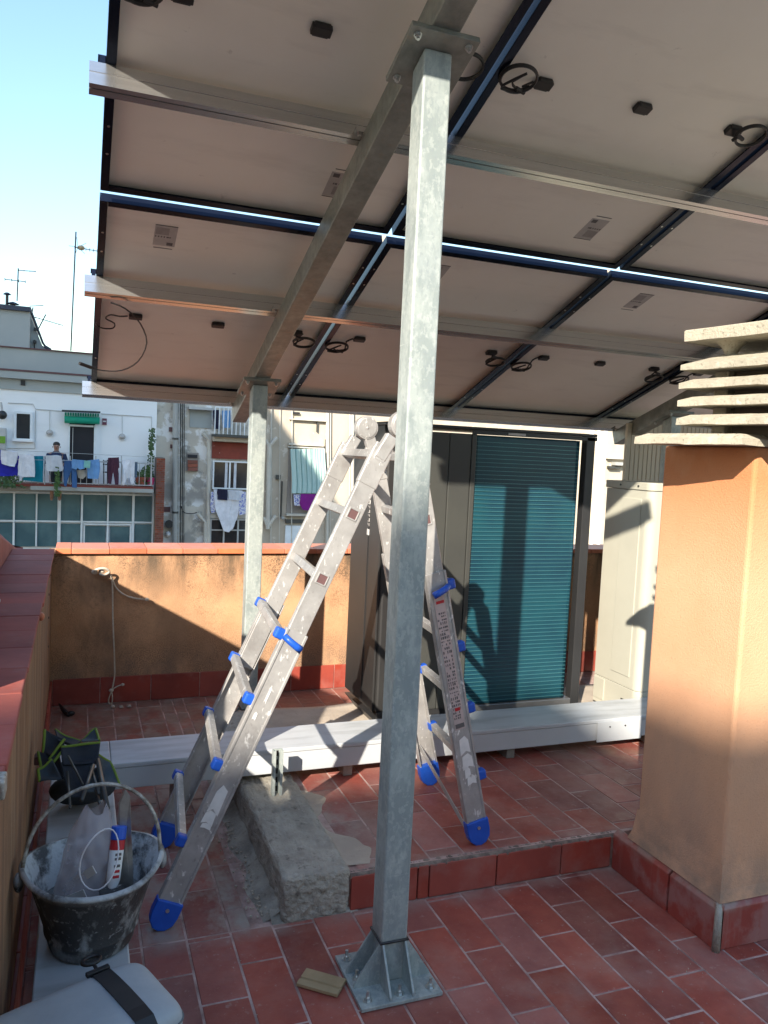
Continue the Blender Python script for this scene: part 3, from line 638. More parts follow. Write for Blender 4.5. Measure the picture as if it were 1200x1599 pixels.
# ribbed sheet behind it
rs = thing('ribbed_cladding', 'sunlit ivory ribbed cladding panel behind the ivory outdoor unit', 'panel', (3.9, 4.45, .1))
xa = at(976, 740, 4.45).x
m = MB(); x = xa
while x < 5.6: m.box(x, x+.030, 4.45, 4.475, .05, 1.80); m.box(x+.030, x+.036, 4.455, 4.475, .05, 1.80); x += .036
m.build('ribs', RIB, rs)['kind'] = 'stuff'

# ================================================================== LADDER
ld = thing('folding_ladder', 'aluminium A-frame telescopic ladder with blue plastic feet and rung locks', 'ladder', (.83, 2.7, 0))
def ladder_side(foot, hinge, ynear, yfar, zend, rungs, inner, out, zlow, sh, skipfeet=()):
    """foot/hinge: (x,z) in the plane of the near stile; out: unit towards the climbing side"""
    fx, fz = foot; hx, hz = hinge; d = Vector((hx-fx, 0, hz-fz)).normalized(); nrm = Vector((d.z, 0, -d.x))*out
    base = lambda z, y, off=0: Vector((fx+(hx-fx)*(z-fz)/(hz-fz)+sh*(y-ynear), y, z))+nrm*off
    for y in (ynear, yfar):
        sgn = 1 if y == ynear else -1
        # outer stile: channel with lips
        a, b = base(fz+.075, y), base(zend, y); m = MB()
        m.bar(a, b, .004, .078); m.bar(a+Vector((0, sgn*.012, 0))+nrm*.037, b+Vector((0, sgn*.012, 0))+nrm*.037, .024, .005); m.bar(a+Vector((0, sgn*.012, 0))-nrm*.037, b+Vector((0, sgn*.012, 0))-nrm*.037, .024, .005)
        m.bar(a+Vector((0, -sgn*.003, 0))+nrm*.034, b+Vector((0, -sgn*.003, 0))+nrm*.034, .004, .009); m.bar(a+Vector((0, -sgn*.003, 0))-nrm*.034, b+Vector((0, -sgn*.003, 0))-nrm*.034, .004, .009)
        m.build('outer_stile', ALUL, ld, bevel=.0015)
        # inner stile with square rung sockets
        yi = y+sgn*.016; a, b = base(zend-.25, yi), base(hz-.055, yi); m = MB()
        m.bar(a, b, .022, .066); o = m.build('inner_stile', ALUL, ld, bevel=.003)
        for z in inner:
            c = base(z, yi-sgn*.0115); m = MB(); s = .017
            for q, w_, h_ in ((d*s, .004, 2*s+.004), (-d*s, .004, 2*s+.004)): m.obox(c+q, d, nrm, (0,1,0), .005, h_, .005)
            for q in (nrm*s, -nrm*s): m.obox(c+q, d, nrm, (0,1,0), 2*s-.004, .005, .005)
            m.build('rung_socket', ALUL, o, bevel=.001)
            MB().obox(c+Vector((0, sgn*.001, 0)), d, nrm, (0,1,0), .029, .029, .003).build('socket_hole', REDL, o)
        # foot cap
        c = base(fz+.055, y+sgn*.006); pts = []
        for px_, pz_ in ((-.043, .038), (.043, .038), (.044, -.005), (.039, -.032), (.021, -.052), (0, -.058), (-.021, -.052), (-.039, -.032), (-.044, -.005)):
            pts.append(c+nrm*px_+d*pz_+Vector((0, -sgn*.017, 0)))
        ft = MB().prism(pts, (0, sgn*.036, 0)).build('foot', BLUE, ld, bevel=.004, seg=3)
        cc_ = c+Vector((0, -sgn*.017, 0))+d*.012; MB().cyl(cc_, cc_-Vector((0, sgn*.004, 0)), .006, 10).build('rivet', ZINC, ft)
        # hinge disc and shoulder
        H = base(hz, yi)
        m = MB(); m.bar(base(hz-.19, yi), base(hz-.07, yi), .026, .072); m.bar(base(hz-.10, yi), base(hz-.02, yi, -.010), .030, .044); m.build('hinge_shoulder', ALUL, ld, bevel=.004)
    for z in rungs:                                          # outer rungs, blue locks at both ends
        a, b = base(z, ynear-.0, .050), base(z, yfar+.0, .050)
        m = MB(); m.bar(a+Vector((0, .012, 0)), b-Vector((0, .012, 0)), .030, .024, side=d); m.bar(a+Vector((0, .012, 0))+nrm*.013, b-Vector((0, .012, 0))+nrm*.013, .022, .003, side=d)
        m.build('rung', ALUL, ld, bevel=.003)
        for y_, sg in ((ynear, 1), (yfar, -1)):
            c = base(z, y_+sg*.014, .050)
            bl = MB().obox(c, d, nrm, (0,1,0), .036, .036, .032).build('rung_lock', BLUE, ld, bevel=.007, seg=3)
            if z == rungs[-1]:
                m = MB(); c2 = base(z, y_-sg*.010, .035); m.tube([c2, base(z-.004, y_-sg*.024, .02), base(z-.012, y_-sg*.026, -.01), base(z-.016, y_-sg*.024, -.028)], .010, 10, radii=[.011, .011, .012, .013]); m.build('locking_lever', BLUE, bl, smooth=True)
    for z in inner:
        a, b = base(z, ynear+.02), base(z, yfar-.02)
        m = MB(); m.bar(a, b, .029, .029, side=d); m.build('rung', ALUL, ld, bevel=.003)
    return base, d, nrm
HX, HZ = 1.000, 1.615
b1, d1, n1 = ladder_side((.250, .0), (.965, 1.60), 2.45, 2.985, .93, (.256, .491, .698, .906), (1.101, 1.315, 1.512), -1, 0, .09)
b2, d2, n2 = ladder_side((1.378, .126), (1.030, 1.60), 2.45, 2.985, 1.12, (.371, .621, .844, 1.066), (1.30, 1.51), 1, 0, .08)
for y in (2.466, 2.969):
    x_ = HX+.10*(y-2.45); sg = -1 if y < 2.7 else 1
    m = MB(); m.cyl((x_, y-.018, HZ), (x_, y+.018, HZ), .046, 32); m.cyl((x_, y-.021, HZ), (x_, y+.021, HZ), .040, 32)
    m.cyl((x_, y-.024, HZ), (x_, y+.024, HZ), .006, 12)
    m.build('hinge_disc', ALUL, ld, bevel=.003)
for z in (1.315,):
    pass
# cross strut near the right foot and the printed sticker on the near right stile
m = MB(); m.bar(b2(.30, 2.985, -.02), b2(.165, 2.46, -.03), .018, .004, side=(0, 0, 1)); m.build('stay_strap', ALUL, ld)
def stick(zc, L_, wd, mat, nm, off=0., lift=.0032, par=ld, B=None, D=None, Nn=None):
    B, D, Nn = B or b2, D or d2, Nn or n2
    return MB().obox(B(zc, 2.45, off)+Vector((0, -lift, 0)), D, Nn, (0, 1, 0), L_, wd, .0006).build(nm, mat, par)
PINK = M('pinkish_sticker', (.52, .42, .40), .55, scale=30)
st = stick(.80, .49, .040, PINK, 'sticker', -.004)
random.seed(5)
stick(1.018, .010, .030, RED, 'printed_mark', -.002, .0040, st)
m = MB(); z = .99
while z > .60:
    L_ = random.uniform(.004, .010)
    for off in (-.016, -.009, -.001, .006, .012):
        if random.random() < .72: m.obox(b2(z, 2.45, off-.003)+Vector((0, -.004, 0)), d2, n2, (0,1,0), L_, random.uniform(.002, .006), .0005)
    z -= L_+random.uniform(.003, .007)
m.build('small_print', INK, st)
stick(.635, .012, .02, RED, 'printed_mark', -.003, .0042, st); stick(.575, .016, .034, INK, 'printed_mark', -.004, .0042, st)
def shred(B, D, Nn, zs, lab='torn_sticker'):
    for z, L_, s_, o_ in zs:
        pts = [B(z, 2.45, 0)+Nn*o_+Vector((0, -.0032, 0))+D*a+Nn*b for a, b in ((-L_, -s_), (-L_*.6, s_*.2), (-L_*.9, s_), (L_*.5, s_*.9), (L_, s_*.3), (L_*.7, -s_*.8))]
        MB().prism(pts, (0, -.0005, 0)).build(lab, WHITE, ld)
shred(b2, d2, n2, [(.50, .035, .020, 0), (.44, .03, .022, .002), (.40, .022, .012, -.004), (.37, .02, .018, .006), (.25, .014, .002, 0)])
shred(b1, d1, n1, [(.40, .05, .020, 0), (.345, .024, .020, .003), (.32, .010, .018, 0), (.73, .03, .004, .0), (.66, .014, .006, .01)])
random.seed(21)

# ================================================================== SMALL THINGS
# mason's bucket
bk = thing('mortar_bucket', 'black rubber mortar bucket caked with white plaster, wire handle raised', 'bucket', (.048, 2.02, .283))
tl = Matrix.Rotation(R(3), 3, 'X')
prof = [(.0, .285), (.095, .285), (.100, .289), (.108, .320), (.111, .322), (.112, .328), (.110, .332), (.128, .395), (.148, .455), (.156, .472), (.166, .476), (.169, .481), (.166, .487), (.158, .488)]
bc = Vector((.048, 2.0, 0))
bb = MB().lathe(bc, prof, 48)
for i, v in enumerate(bb.v):
    a = math.atan2(v[1]-bc.y, v[0]-bc.x); k = 1+.018*math.sin(3*a+.5)+.012*math.sin(5*a)
    bb.v[i] = (bc.x+(v[0]-bc.x)*k, bc.y+(v[1]-bc.y)*k, v[2]+(.006*math.sin(2*a+1) if v[2] > .44 else 0))
bb.build('shell', RUBBER, bk, smooth=True)
bi = MB().lathe(bc, [(.158, .488), (.152, .475), (.140, .450), (.118, .385), (.100, .315), (.0, .31)], 48)
for i, v in enumerate(bi.v):
    a = math.atan2(v[1]-bc.y, v[0]-bc.x); k = 1+.018*math.sin(3*a+.5)+.012*math.sin(5*a)
    bi.v[i] = (bc.x+(v[0]-bc.x)*k, bc.y+(v[1]-bc.y)*k, v[2]+(.006*math.sin(2*a+1) if v[2] > .44 else 0))
bi.build('inner_lining', RUBIN, bk, smooth=True)
MB().lathe(bc, [(.122, .390), (.06, .393), (.0, .392)], 40).build('water', WATER, bk, smooth=True)
for s in (-1, 1):
    m = MB(); m.sphere((bc.x+s*.166, 2.0+s*.01, .462), .024, 10, 8, (.5, .8, 1)); m.build('handle_lug', RUBBER, bk, smooth=True)
hpnt = [(bc.x-.163, 2.0, .462)]+[(bc.x-.158*math.cos(t_)+.012*math.sin(t_), 2.0+.03*math.sin(t_), .478+.188*math.sin(t_)**.85) for t_ in [math.pi*i/24 for i in range(1, 24)]]+[(bc.x+.163, 2.0, .462)]
MB().tube(hpnt, .0048, 8).build('wire_handle', WIRE, bk, smooth=True)
# clear sack, tube, trowel, sponge inside the bucket
SACK = M('clear_plastic_sack', (.52, .46, .48), .30, col2=(.45, .40, .42), scale=14, bump=.5, bscale=18)
nn = SACK.node_tree.nodes; nn['Principled BSDF'].inputs['Alpha'].default_value = .42
def sack(a, b):
    th = 2*math.pi*a; h = b; r = (.070*math.sqrt(max(0, 1-(1.06*h-.12)**4))*(1-.28*h)+.004)*(1+.10*math.sin(2*th+h*4)+.05*math.sin(5*th-h*11)+.03*math.sin(9*th+h*16)+.02*math.sin(h*31+th*3))
    r *= 1
    return (.022+.03*h+r*.86*math.cos(th), 1.975+.03*h+r*.75*math.sin(th),   .385+.235*h+.012*math.sin(2*th+1)*h)
sk = MB().sheet(sack, 60, 22).build('plastic_sack', SACK, smooth=True)
tag(sk, 'translucent plastic sack standing crumpled inside the mortar bucket', 'bag')
rp = [(.060+.042*math.cos(t_)+.012*math.sin(t_), 1.918+.010*math.sin(2*t_)+.03*math.sin(t_), .53+.058*math.sin(t_)) for t_ in [2*math.pi*i/24 for i in range(24)]]
MB().tube(rp, .0018, 6, closed=True).build('sack_mouth', M('plastic_edge', (.7, .66, .68), .4, scale=20), sk, smooth=True)
for i, (a, b, wv) in enumerate((((-.03, 1.94, .42), (.03, 1.90, .46), .022), ((.01, 1.91, .41), (.07, 1.885, .425), .012), ((-.01, 1.98, .44), (.05, 1.93, .50), .02))):
    MB().bar(a, b, wv, .003, side=(0, 0, 1)).build('plastic_offcut', LABEL, sk)
tu = thing('sealant_tube', 'red and white sealant tube with blue cap leaning in the bucket', 'tube', (.115, 1.95, .4))
ta, tb_ = Vector((.088, 1.925, .415)), Vector((.108, 1.985, .585)); td = (tb_-ta).normalized()
MB().tube([ta, ta+td*.02, ta+td*.05, ta+td*.125], .016, 16, radii=[.004, .006, .016, .017]).build('body', WHITE, tu, smooth=True)
MB().cyl(ta+td*.118, ta+td*.140, .0175, 16).build('red_band', RED, tu); MB().cyl(ta+td*.14, ta+td*.172, .0185, 16).build('cap', BLUE, tu, bevel=.003)
for q in (.06, .072, .084, .10, .11): MB().obox(ta+td*q+Vector((.004, -.0165, .004)), td, (1, 0, 0), (0, 1, 0), .005, .014, .003).build('print_mark', RED if q < .08 else INK, tu)
tr_ = thing('long_trowel', 'grey steel trowel blade standing point up in the mortar bucket', 'trowel', (.13, 1.98, .4))
MB().prism([(.140, 1.945, .395), (.128, 2.005, .640), (.118, 2.01, .655), (.105, 2.005, .625), (.102, 1.965, .40)], (.004, -.004, 0)).build('blade', STEEL, tr_, bevel=.0008)
sp = MB().box(.062, .118, 1.912, 1.945, .432, .448).build('dark_scraper', RUBBER, bevel=.004); tag(sp, 'small dark plaster-smeared scraper lying across the bucket mouth', 'scraper')
MB().box(.068, .108, 1.925, 1.945, .395, .432).build('white_blade', RUBIN, sp)
for i, (a, b, w_, m_) in enumerate((((.02, 1.925, .405), (.09, 1.94, .408), .016, WHITE), ((.06, 1.91, .41), (.115, 1.96, .43), .012, STEEL), ((-.035, 1.95, .41), (.02, 1.912, .42), .014, LABEL), ((.08, 2.03, .40), (.12, 2.06, .50), .02, WOOD))):
    tag(MB().bar(a, b, w_, .004, side=(0, .3, 1)).build('plaster_offcut', m_, bevel=.001), ['white strip lying flat in the bucket mouth', 'grey steel strip lying in the bucket below the scraper', 'pale strip at the left inside the bucket', 'wooden strip leaning at the back of the bucket'][i], 'offcut')
for i, (x_, y_) in enumerate(((.06, 1.925), (-.01, 1.95), (.105, 2.02))):
    tag(MB().sphere((x_, y_, .40), .022, 9, 7, (1.3, 1, .6)).build('mortar_lump', RUBIN, smooth=True), ['pale mortar lump near the front of the bucket', 'pale mortar lump at the left inside the bucket', 'pale mortar lump at the right inside the bucket'][i], 'mortar lump')
# pale grey case with black strap
bgc = thing('grey_case', 'pale grey padded case with a black clipped strap on the white duct', 'bag', (.03, 1.55, .283))
m = MB(); nx_, ny_ = 48, 24
c0 = Vector((.022, 1.580, .338)); ax_ = Vector((.93, .37, 0)).normalized(); ay_ = Vector((-ax_.y, ax_.x, 0))
def se(v, p): return math.copysign(abs(v)**p, v)
def case(a, b):
    th = 2*math.pi*a; ph = math.pi*(b-.5)
    x = se(math.cos(ph), .28)*se(math.cos(th), .28)*.178; y = se(math.cos(ph), .28)*se(math.sin(th), .28)*.112; z = se(math.sin(ph), .45)*.058
    return c0+ax_*x+ay_*y+Vector((0, 0, z+.004*math.sin(x*22)*math.cos(y*15)))
m.sheet(case, 96, 48).build('shell', BAGG, bgc, smooth=True)
for zz in (.022, -.018):
    pts = [c0+ax_*(se(math.cos(t_), .28)*.1785)+ay_*(se(math.sin(t_), .28)*.1125)+Vector((0, 0, zz)) for t_ in [2*math.pi*i/80 for i in range(80)]]
    MB().tube(pts, .0022, 5, closed=True).build('piping', M('seam_dark', (.12, .15, .17), .6, scale=9), bgc, smooth=True)
stp = [c0+ax_*.075+ay_*y+Vector((0, 0, z)) for y, z in ((.100, .050), (.085, .0605), (.05, .062), (0, .063), (-.06, .062), (-.092, .058), (-.108, .042), (-.115, .0), (-.115, -.04))]
stp = [p+ax_*(.02*i/8) for i, p in enumerate(stp)]
m = MB(); vs = []
for p in stp: vs += [p-ax_*.019, p+ax_*.019]
m.add(vs, [(2*i, 2*i+1, 2*i+3, 2*i+2) for i in range(len(stp)-1)]); m.build('strap', BLACK, bgc, solid=.003)
k_ = c0+ax_*.075+ay_*.100+Vector((0, 0, .058))
MB().obox(k_, ax_, ay_, (0,0,1), .05, .012, .009).build('buckle', BLACK, bgc, bevel=.002)
MB().cyl(k_, k_+ay_*.022+Vector((0,0,.004)), .004, 8).build('swivel', BLACK, bgc)
MB().tube([k_+ay_*(.034+.013*math.sin(t_))+ax_*(.019*math.cos(t_))+Vector((0,0,.006)) for t_ in [2*math.pi*i/16 for i in range(16)]], .0045, 8, closed=True).build('snap_hook', BLACK, bgc, smooth=True)
MB().tube(sm([c0+ax_*a+ay_*b+Vector((0,0,z)) for a, b, z in ((-.10, .104, .02), (-.05, .128, -.03), (.0, .124, -.035), (.03, .10, .03))]), .004, 6).build('side_cord', BLACK, bgc, smooth=True)
MB().obox(c0+ax_*(-.13)+ay_*.115+Vector((0,0,.02)), ax_, ay_, (0,0,1), .035, .02, .02).build('side_tab', BLACK, bgc, bevel=.004)
# charcoal canvas tool bag with lime piping
tg = thing('canvas_tool_bag', 'charcoal canvas bag with lime green piping slumped on the end of the duct', 'bag', (.02, 2.75, .283))
def flap(corners, mat, bulge, nm='flap', trim=(), seed=0, th=.004):
    """corners: 4 points; bilinear sheet with folds, lime piping on chosen edges"""
    c_ = [Vector(p) for p in corners]; nr = (c_[1]-c_[0]).cross(c_[3]-c_[0]).normalized()
    def f(a, b):
        p = c_[0]*(1-a)*(1-b)+c_[1]*a*(1-b)+c_[2]*a*b+c_[3]*(1-a)*b
        return p+nr*(bulge*math.sin(math.pi*a)*math.sin(math.pi*b)+.004*math.sin(a*5+seed)*math.cos(b*4+seed))
    o = MB().sheet(f, 16, 12).build(nm, mat, tg, smooth=True, solid=th)
    for e in trim:
        pth = [f(*{0: (t_, 0), 1: (1, t_), 2: (t_, 1), 3: (0, t_)}[e]) for t_ in [i/14 for i in range(15)]]
        m_ = MB(); m_.tube(pth, .0046, 8); m_.build('piping', LIME, o, smooth=True)
    return o
G3 = lambda px_, py_, Y_: at(px_, py_, Y_)
flap([G3(95, 1166, 2.72), G3(157, 1160, 2.72), G3(152, 1192, 2.66), G3(98, 1195, 2.66)], CANV, .02, 'front_flap', (0,), 1)
flap([G3(70, 1140, 2.86), G3(102, 1155, 2.84), G3(92, 1186, 2.74), G3(68, 1176, 2.80)], CANV, .02, 'corner_flap', (3,), 2)
flap([G3(86, 1139, 2.94), G3(126, 1160, 2.90), G3(118, 1163, 2.78), G3(92, 1158, 2.82)], CANV, .015, 'back_flap', (0,), 3)
flap([G3(128, 1156, 2.90), G3(150, 1138, 2.92), G3(155, 1156, 2.82), G3(128, 1158, 2.80)], CANVG, .01, 'back_flap', (0, 1), 4)
flap([G3(101, 1154, 2.74), G3(100, 1170, 2.72), G3(84, 1190, 2.68), G3(77, 1186, 2.70)], CANV, .012, 'fold', (1, 3), 5)
flap([G3(60, 1202, 2.66), G3(82, 1187, 2.68), G3(97, 1216, 2.60), G3(62, 1220, 2.62)], CANVG, .02, 'side_pocket', (3, 0), 6)
flap([G3(95, 1190, 2.68), G3(152, 1188, 2.68), G3(128, 1245, 2.50), G3(108, 1245, 2.50)], CANV, .025, 'body_panel', (), 7)
flap([G3(152, 1178, 2.74), G3(172, 1190, 2.76), G3(188, 1226, 2.62), G3(160, 1230, 2.58)], CANVG, .02, 'side_pocket', (0, 1), 8)
flap([G3(60, 1175, 2.80), G3(92, 1175, 2.78), G3(100, 1215, 2.66), G3(66, 1205, 2.70)], CANV, .02, 'body_panel', (3,), 9)
flap([G3(140, 1200, 2.70), G3(160, 1198, 2.68), G3(155, 1235, 2.55), G3(130, 1238, 2.55)], CANVG, .02, 'body_panel', (), 10)
m = MB(); m.sphere((.03, 2.80, .335), .09, 20, 12, (1.2, .8, .55)); m.build('inner_stuffing', CANV, tg, smooth=True)
for (a, b, r_) in ((G3(107, 1181, 2.66), G3(130, 1225, 2.46), .0035), (G3(153, 1187, 2.66), G3(168, 1262, 2.30), .0075), (G3(106, 1205, 2.62), G3(110, 1262, 2.30), .0035), (G3(146, 1195, 2.60), G3(128, 1250, 2.36), .006), (G3(150, 1235, 2.5), G3(160, 1268, 2.26), .005), (G3(142, 1198, 2.62), G3(155, 1240, 2.40), .005)):
    MB().tube([a, b], r_, 8).build('metal_strut', UNITG, tg, smooth=True)
MB().box(-.125, -.10, 2.82, 2.86, .42, .45).build('red_tag', REDL, tg, bevel=.004)
# perforated strut standing on the kerb
cs = thing('strut_channel', 'short slotted galvanized channel standing upright on the concrete kerb', 'channel', (.75, 2.98, .14))
m = MB(); m.box(.731, .771, 2.998, 3.001, .148, .333); m.box(.731, .7335, 2.975, 2.998, .148, .333); m.box(.7685, .771, 2.975, 2.998, .148, .333); m.box(.7335, .742, 2.975, 2.977, .148, .333); m.box(.760, .7685, 2.975, 2.977, .148, .333)
m.build('profile', GALV, cs)
for k in range(5): box(.746, .756, 2.9965, 2.9977, .160+k*.036, .182+k*.036).build('slot', BLACK, cs)
# wood offcut
wd = MB(); wv0 = Vector((.668, 2.054, 0)); u_ = Vector((.77, -.64, 0)).normalized(); n_ = Vector((-u_.y, u_.x, 0))
wd.prism([wv0-u_*.062+n_*a+Vector((0, 0, z)) for a, z in ((-.034, .003), (.036, .003), (.036, .014), (-.004, .014), (-.006, .009), (-.012, .009), (-.014, .014), (-.034, .012))], u_*.125)
tag(wd.build('wood_offcut', WOOD, bevel=.001), 'short grooved offcut of pale wood on the floor tiles beside the base plate', 'wood offcut')
# rope tied to a hook on the far parapet
rpo = thing('cotton_rope', 'white cotton cord knotted round a hook and hanging down the far parapet', 'rope', (.12, 4.74, .8))
def T(px_, py_, Y_=4.745): return at(px_, py_, Y_)
MB().tube(sm([T(172, 898, 4.73), T(176, 912), T(176.5, 960), T(178, 1000), T(179.5, 1040), T(179, 1058), T(175, 1079)]), .0042, 8).build('hanging_cord', ROPE, rpo, smooth=True)
MB().tube(sm([T(170, 893, 4.72), T(175, 902), T(182, 918), T(195, 929), T(210, 934), T(226, 936)]), .0045, 8).build('loose_end', ROPE, rpo, smooth=True)
MB().tube(sm([T(175, 1078), T(170, 1092), T(171, 1099), T(175, 1098), T(176, 1088), T(174, 1078)]), .0035, 8).build('end_loop', ROPE, rpo, smooth=True)
MB().tube(sm([T(175, 1077), T(183, 1072), T(191, 1069)]), .0035, 8, ).build('frayed_tail', ROPE, rpo, smooth=True)
for p, r_ in ((T(174, 1078), .014), (T(230, 936), .013), (T(192, 1069), .011), (T(148, 893, 4.74), .018), (T(160, 892, 4.73), .013)): MB().sphere(p, r_, 10, 7, (1, .8, .8)).build('knot', ROPE, rpo, smooth=True)
MB().tube(sm([T(146, 892, 4.73), T(155, 888, 4.71), T(165, 888, 4.71), T(171, 893, 4.72), T(163, 898, 4.71), T(156, 896, 4.72)]), .007, 8).build('knot_wrap', ROPE, rpo, smooth=True)
hk = MB(); hk.tube([at(154, 893, 4.79), at(155, 893, 4.72), at(157, 889, 4.715), at(158, 886, 4.725)], .004, 8); tag(hk.build('wall_hook', DARKM, smooth=True), 'small dark steel hook in the far parapet holding the cord', 'hook')
# bits near the far skirting
cb = MB(); cb.tube([(-.085, 4.70, .035), (-.055, 4.62, .018), (-.03, 4.56, .012)], .010, 7, radii=[.004, .014, .010]); cb.sphere((-.02, 4.57, .018), .018, 8, 6, (1.2, .8, .8))
tag(cb.build('cable_clip', BLACK, smooth=True), 'small black broken clip on the floor in the far left corner', 'clip')
ds = MB()
for i in range(9): ds.sphere((.245+.05*math.sin(i*2.1), 4.66+.012*math.cos(i*3), .006+.003*(i % 3)), .011, 6, 4, (1.3, .7, .5))
tag(ds.build('plaster_crumb', SCREED, smooth=True), 'flattened pale plaster crumb on the floor below the hanging cord', 'debris')
cl = thing('corroded_clamp', 'corroded metal clamp on the near edge of the left coping', 'clamp', (-.13, 1.53, .905))
MB().box(-.22, -.135, 1.505, 1.525, .905, .919).build('bar', WIRE, cl, bevel=.003); MB().cyl((-.145, 1.49, .905), (-.145, 1.55, .925), .016, 12).build('jaw', WIRE, cl, bevel=.002); MB().box(-.14, -.112, 1.49, 1.54, .880, .915).build('foot', WIRE, cl, bevel=.004)
pc = MB(); pc.prism([(-.30, 3.14, .906), (-.268, 3.12, .906), (-.262, 3.20, .906), (-.30, 3.23, .906)], (0, 0, .012)); tag(pc.build('white_offcut', LABEL, bevel=.003), 'small white offcut lying on the maroon coping of the left parapet', 'offcut')

# ================================================================== FAR FACADES
YB = 26.0
def fb(name, x0, y0, x1, y1, ya, yb, mat, par=None, **k):     # facade box given by photo corners on plane YB, from depth ya to yb
    ym = (y0+y1)/2; xm = (x0+x1)/2
    return MB().box(at(x0, ym, YB).x, at(x1, ym, YB).x, ya, yb, at(xm, y1, YB).z, at(xm, y0, YB).z).build(name, mat, par, **k)
SHR = 1.0
def fx(px_, py_=750): return at(px_, py_, YB).x
def fz(px_, py_): return at(px_, py_, YB).z
wb = thing('white_apartment_building', 'white rendered apartment building with balcony and frosted glazing across the courtyard', 'building', (-2, 26, -9))
xr = fx(243, 740); zE = fz(60, 611)
box(-12, xr, 26.0, 34, -9, zE).build('wall', WWALL, wb)
box(-12, xr+.05, 25.95, 34, zE+.002, fz(60, 594)).build('upper_band', GWALL, wb)
box(-12, xr+.05, 25.80, 34, fz(60, 594)+.002, fz(60, 583)).build('eave_slab', GWALL, wb)
box(-12, xr+.05, 25.78, 34, fz(60, 583)+.002, fz(60, 580)).build('eave_edge', REDL, wb)
box(-12, xr+.05, 26.1, 34, fz(60, 580)+.002, fz(60, 546)).build('roof_parapet', GWALL, wb)
box(-12, xr+.05, 26.05, 34, fz(60, 546)+.002, fz(60, 544)).build('parapet_cap', REDL, wb)
fb('vent_grille', 33, 594, 40, 602, 25.92, 25.949, UNITD, wb)
def px2(px_, py_, Y_=YB): return at(px_, py_, Y_)
# penthouse
xp = fx(42, 500); zt_ = fz(30, 474)
box(-9, xp, 27.5, 33, fz(30, 560), zt_).build('penthouse_wall', GWALL, wb)
box(-9, xp+.03, 27.4, 33, zt_+.002, zt_+.14).build('penthouse_roof', SLATE, wb)
zb_ = fz(60, 560); zt2 = zt_
MB().prism([(xp+.003, 28, zb_), (xp+.003, 28, zt2-.1), (xp+.35, 28, zt2-.95), (xp+.75, 28, zb_+.4), (xp+.75, 28, zb_)], (0, 4, 0)).build('penthouse_side', GWALL, wb)
MB().tube([(xp+.02, 27.9, zt2+.06), (xp+.37, 27.9, zt2-.88), (xp+.50, 27.9, zt2-1.05)], .035, 4).build('sloping_roof_edge', SLATE, wb)
for k, (dx, dz) in enumerate(((.55, -1.05), (.66, -1.2), (.76, -1.38))): MB().tube([(xp+dx-.12, 27.8, zt2+dz+.06), (xp+dx+.06, 27.8, zt2+dz-.04)], .05, 6).build('roof_tile', SLATE, wb)
for dx in (.12, .3, .45): MB().tube([(xp+dx, 27.9, zb_), (xp+dx, 27.9, zt2-1.1+(.3 if dx < .2 else 0))], .02, 5).build('side_pipe', UNITD, wb)
for dx, dz in ((.08, -.9), (.1, -.5)): MB().box(xp+dx, xp+dx+.10, 27.85, 27.99, zt2+dz, zt2+dz+.08).build('bracket', UNITD, wb)
vt = thing('roof_vent', 'mushroom roof vent on the grey penthouse', 'vent', (fx(12, 470), 28, zt_+.14))
c_ = Vector((fx(12, 470), 28, zt_+.14)); MB().cyl(c_, c_+Vector((0, 0, .12)), .08, 10).build('pipe', UNITD, vt); MB().lathe((c_.x, 28, 0), [(.0, c_.z+.20), (.10, c_.z+.17), (.20, c_.z+.12), (0, c_.z+.11)], 12).build('cowl', SLATE, vt)
cy2 = thing('roof_flue', 'tall thin flue with flat cap at the left of the penthouse', 'flue', (fx(2, 470), 28, zt_+.1))
c_ = Vector((fx(2, 470), 28, zt_+.1)); MB().cyl(c_, c_+Vector((0, 0, .42)), .045, 8).build('pipe', UNITD, cy2); MB().cyl(c_+Vector((0, 0, .44)), c_+Vector((0, 0, .5)), .13, 10, .05).build('cowl', SLATE, cy2)
def antenna(lab, base, top, yag, r=.018):
    t = thing('tv_antenna', lab, 'antenna', base, 'antennas on the far roofs')
    MB().tube([base, top], r, 6).build('mast', UNITD, t)
    for (a, b, els, L_) in yag:
        a = Vector(a); b = Vector(b); MB().tube([a, b], .012, 5).build('boom', UNITD, t)
        m = MB()
        for k in range(els):
            p = a+(b-a)*(k/(els-1)); m.tube([p+Vector((0, -L_, -.0)), p+Vector((0, L_, 0))], .008, 4); m.tube([p+Vector((0, 0, -L_*.35)), p+Vector((0, 0, L_*.35))], .008, 4)
        m.build('element', UNITD, t)
    return t
Y27 = 27.0
antenna('low antenna mast with two crossbars on the grey penthouse roof', px2(27, 470, 28), px2(29, 419, 28), [(px2(8, 436, 28), px2(40, 440, 28), 4, .12), (px2(29, 422, 28), px2(56, 424, 28), 4, .05)])
tall = antenna('tall leaning television antenna standing on the far roof parapet', px2(111, 548, 26.4), px2(119, 362, 26.4), [(px2(117, 386, 26.4), px2(152, 392, 26.4), 7, .14)], .020)
m = MB()
for k in range(5): m.tube([px2(122, 386, 26.4)+Vector((0, 0, 0)), px2(122+14*math.cos(k*1.3+.4), 386-16*math.sin(k*1.3+.4), 26.4)], .007, 4)
m.build('reflector', ZINC, tall); MB().sphere(px2(127, 387, 26.4), .11, 10, 6, (1, .5, .7)).build('dipole_box', M('brass_box', (.45, .33, .18), .5, scale=5), tall, smooth=True)
antenna('tilted yagi antenna on the sloping side of the penthouse', px2(60, 514, 28), px2(72, 491, 28), [(px2(50, 494, 28), px2(98, 508, 28), 9, .06)])
antenna('short horizontal antenna stub beside the penthouse', px2(50, 490, 28), px2(52, 480, 28), [(px2(47, 478, 28), px2(68, 477, 28), 3, .03)])
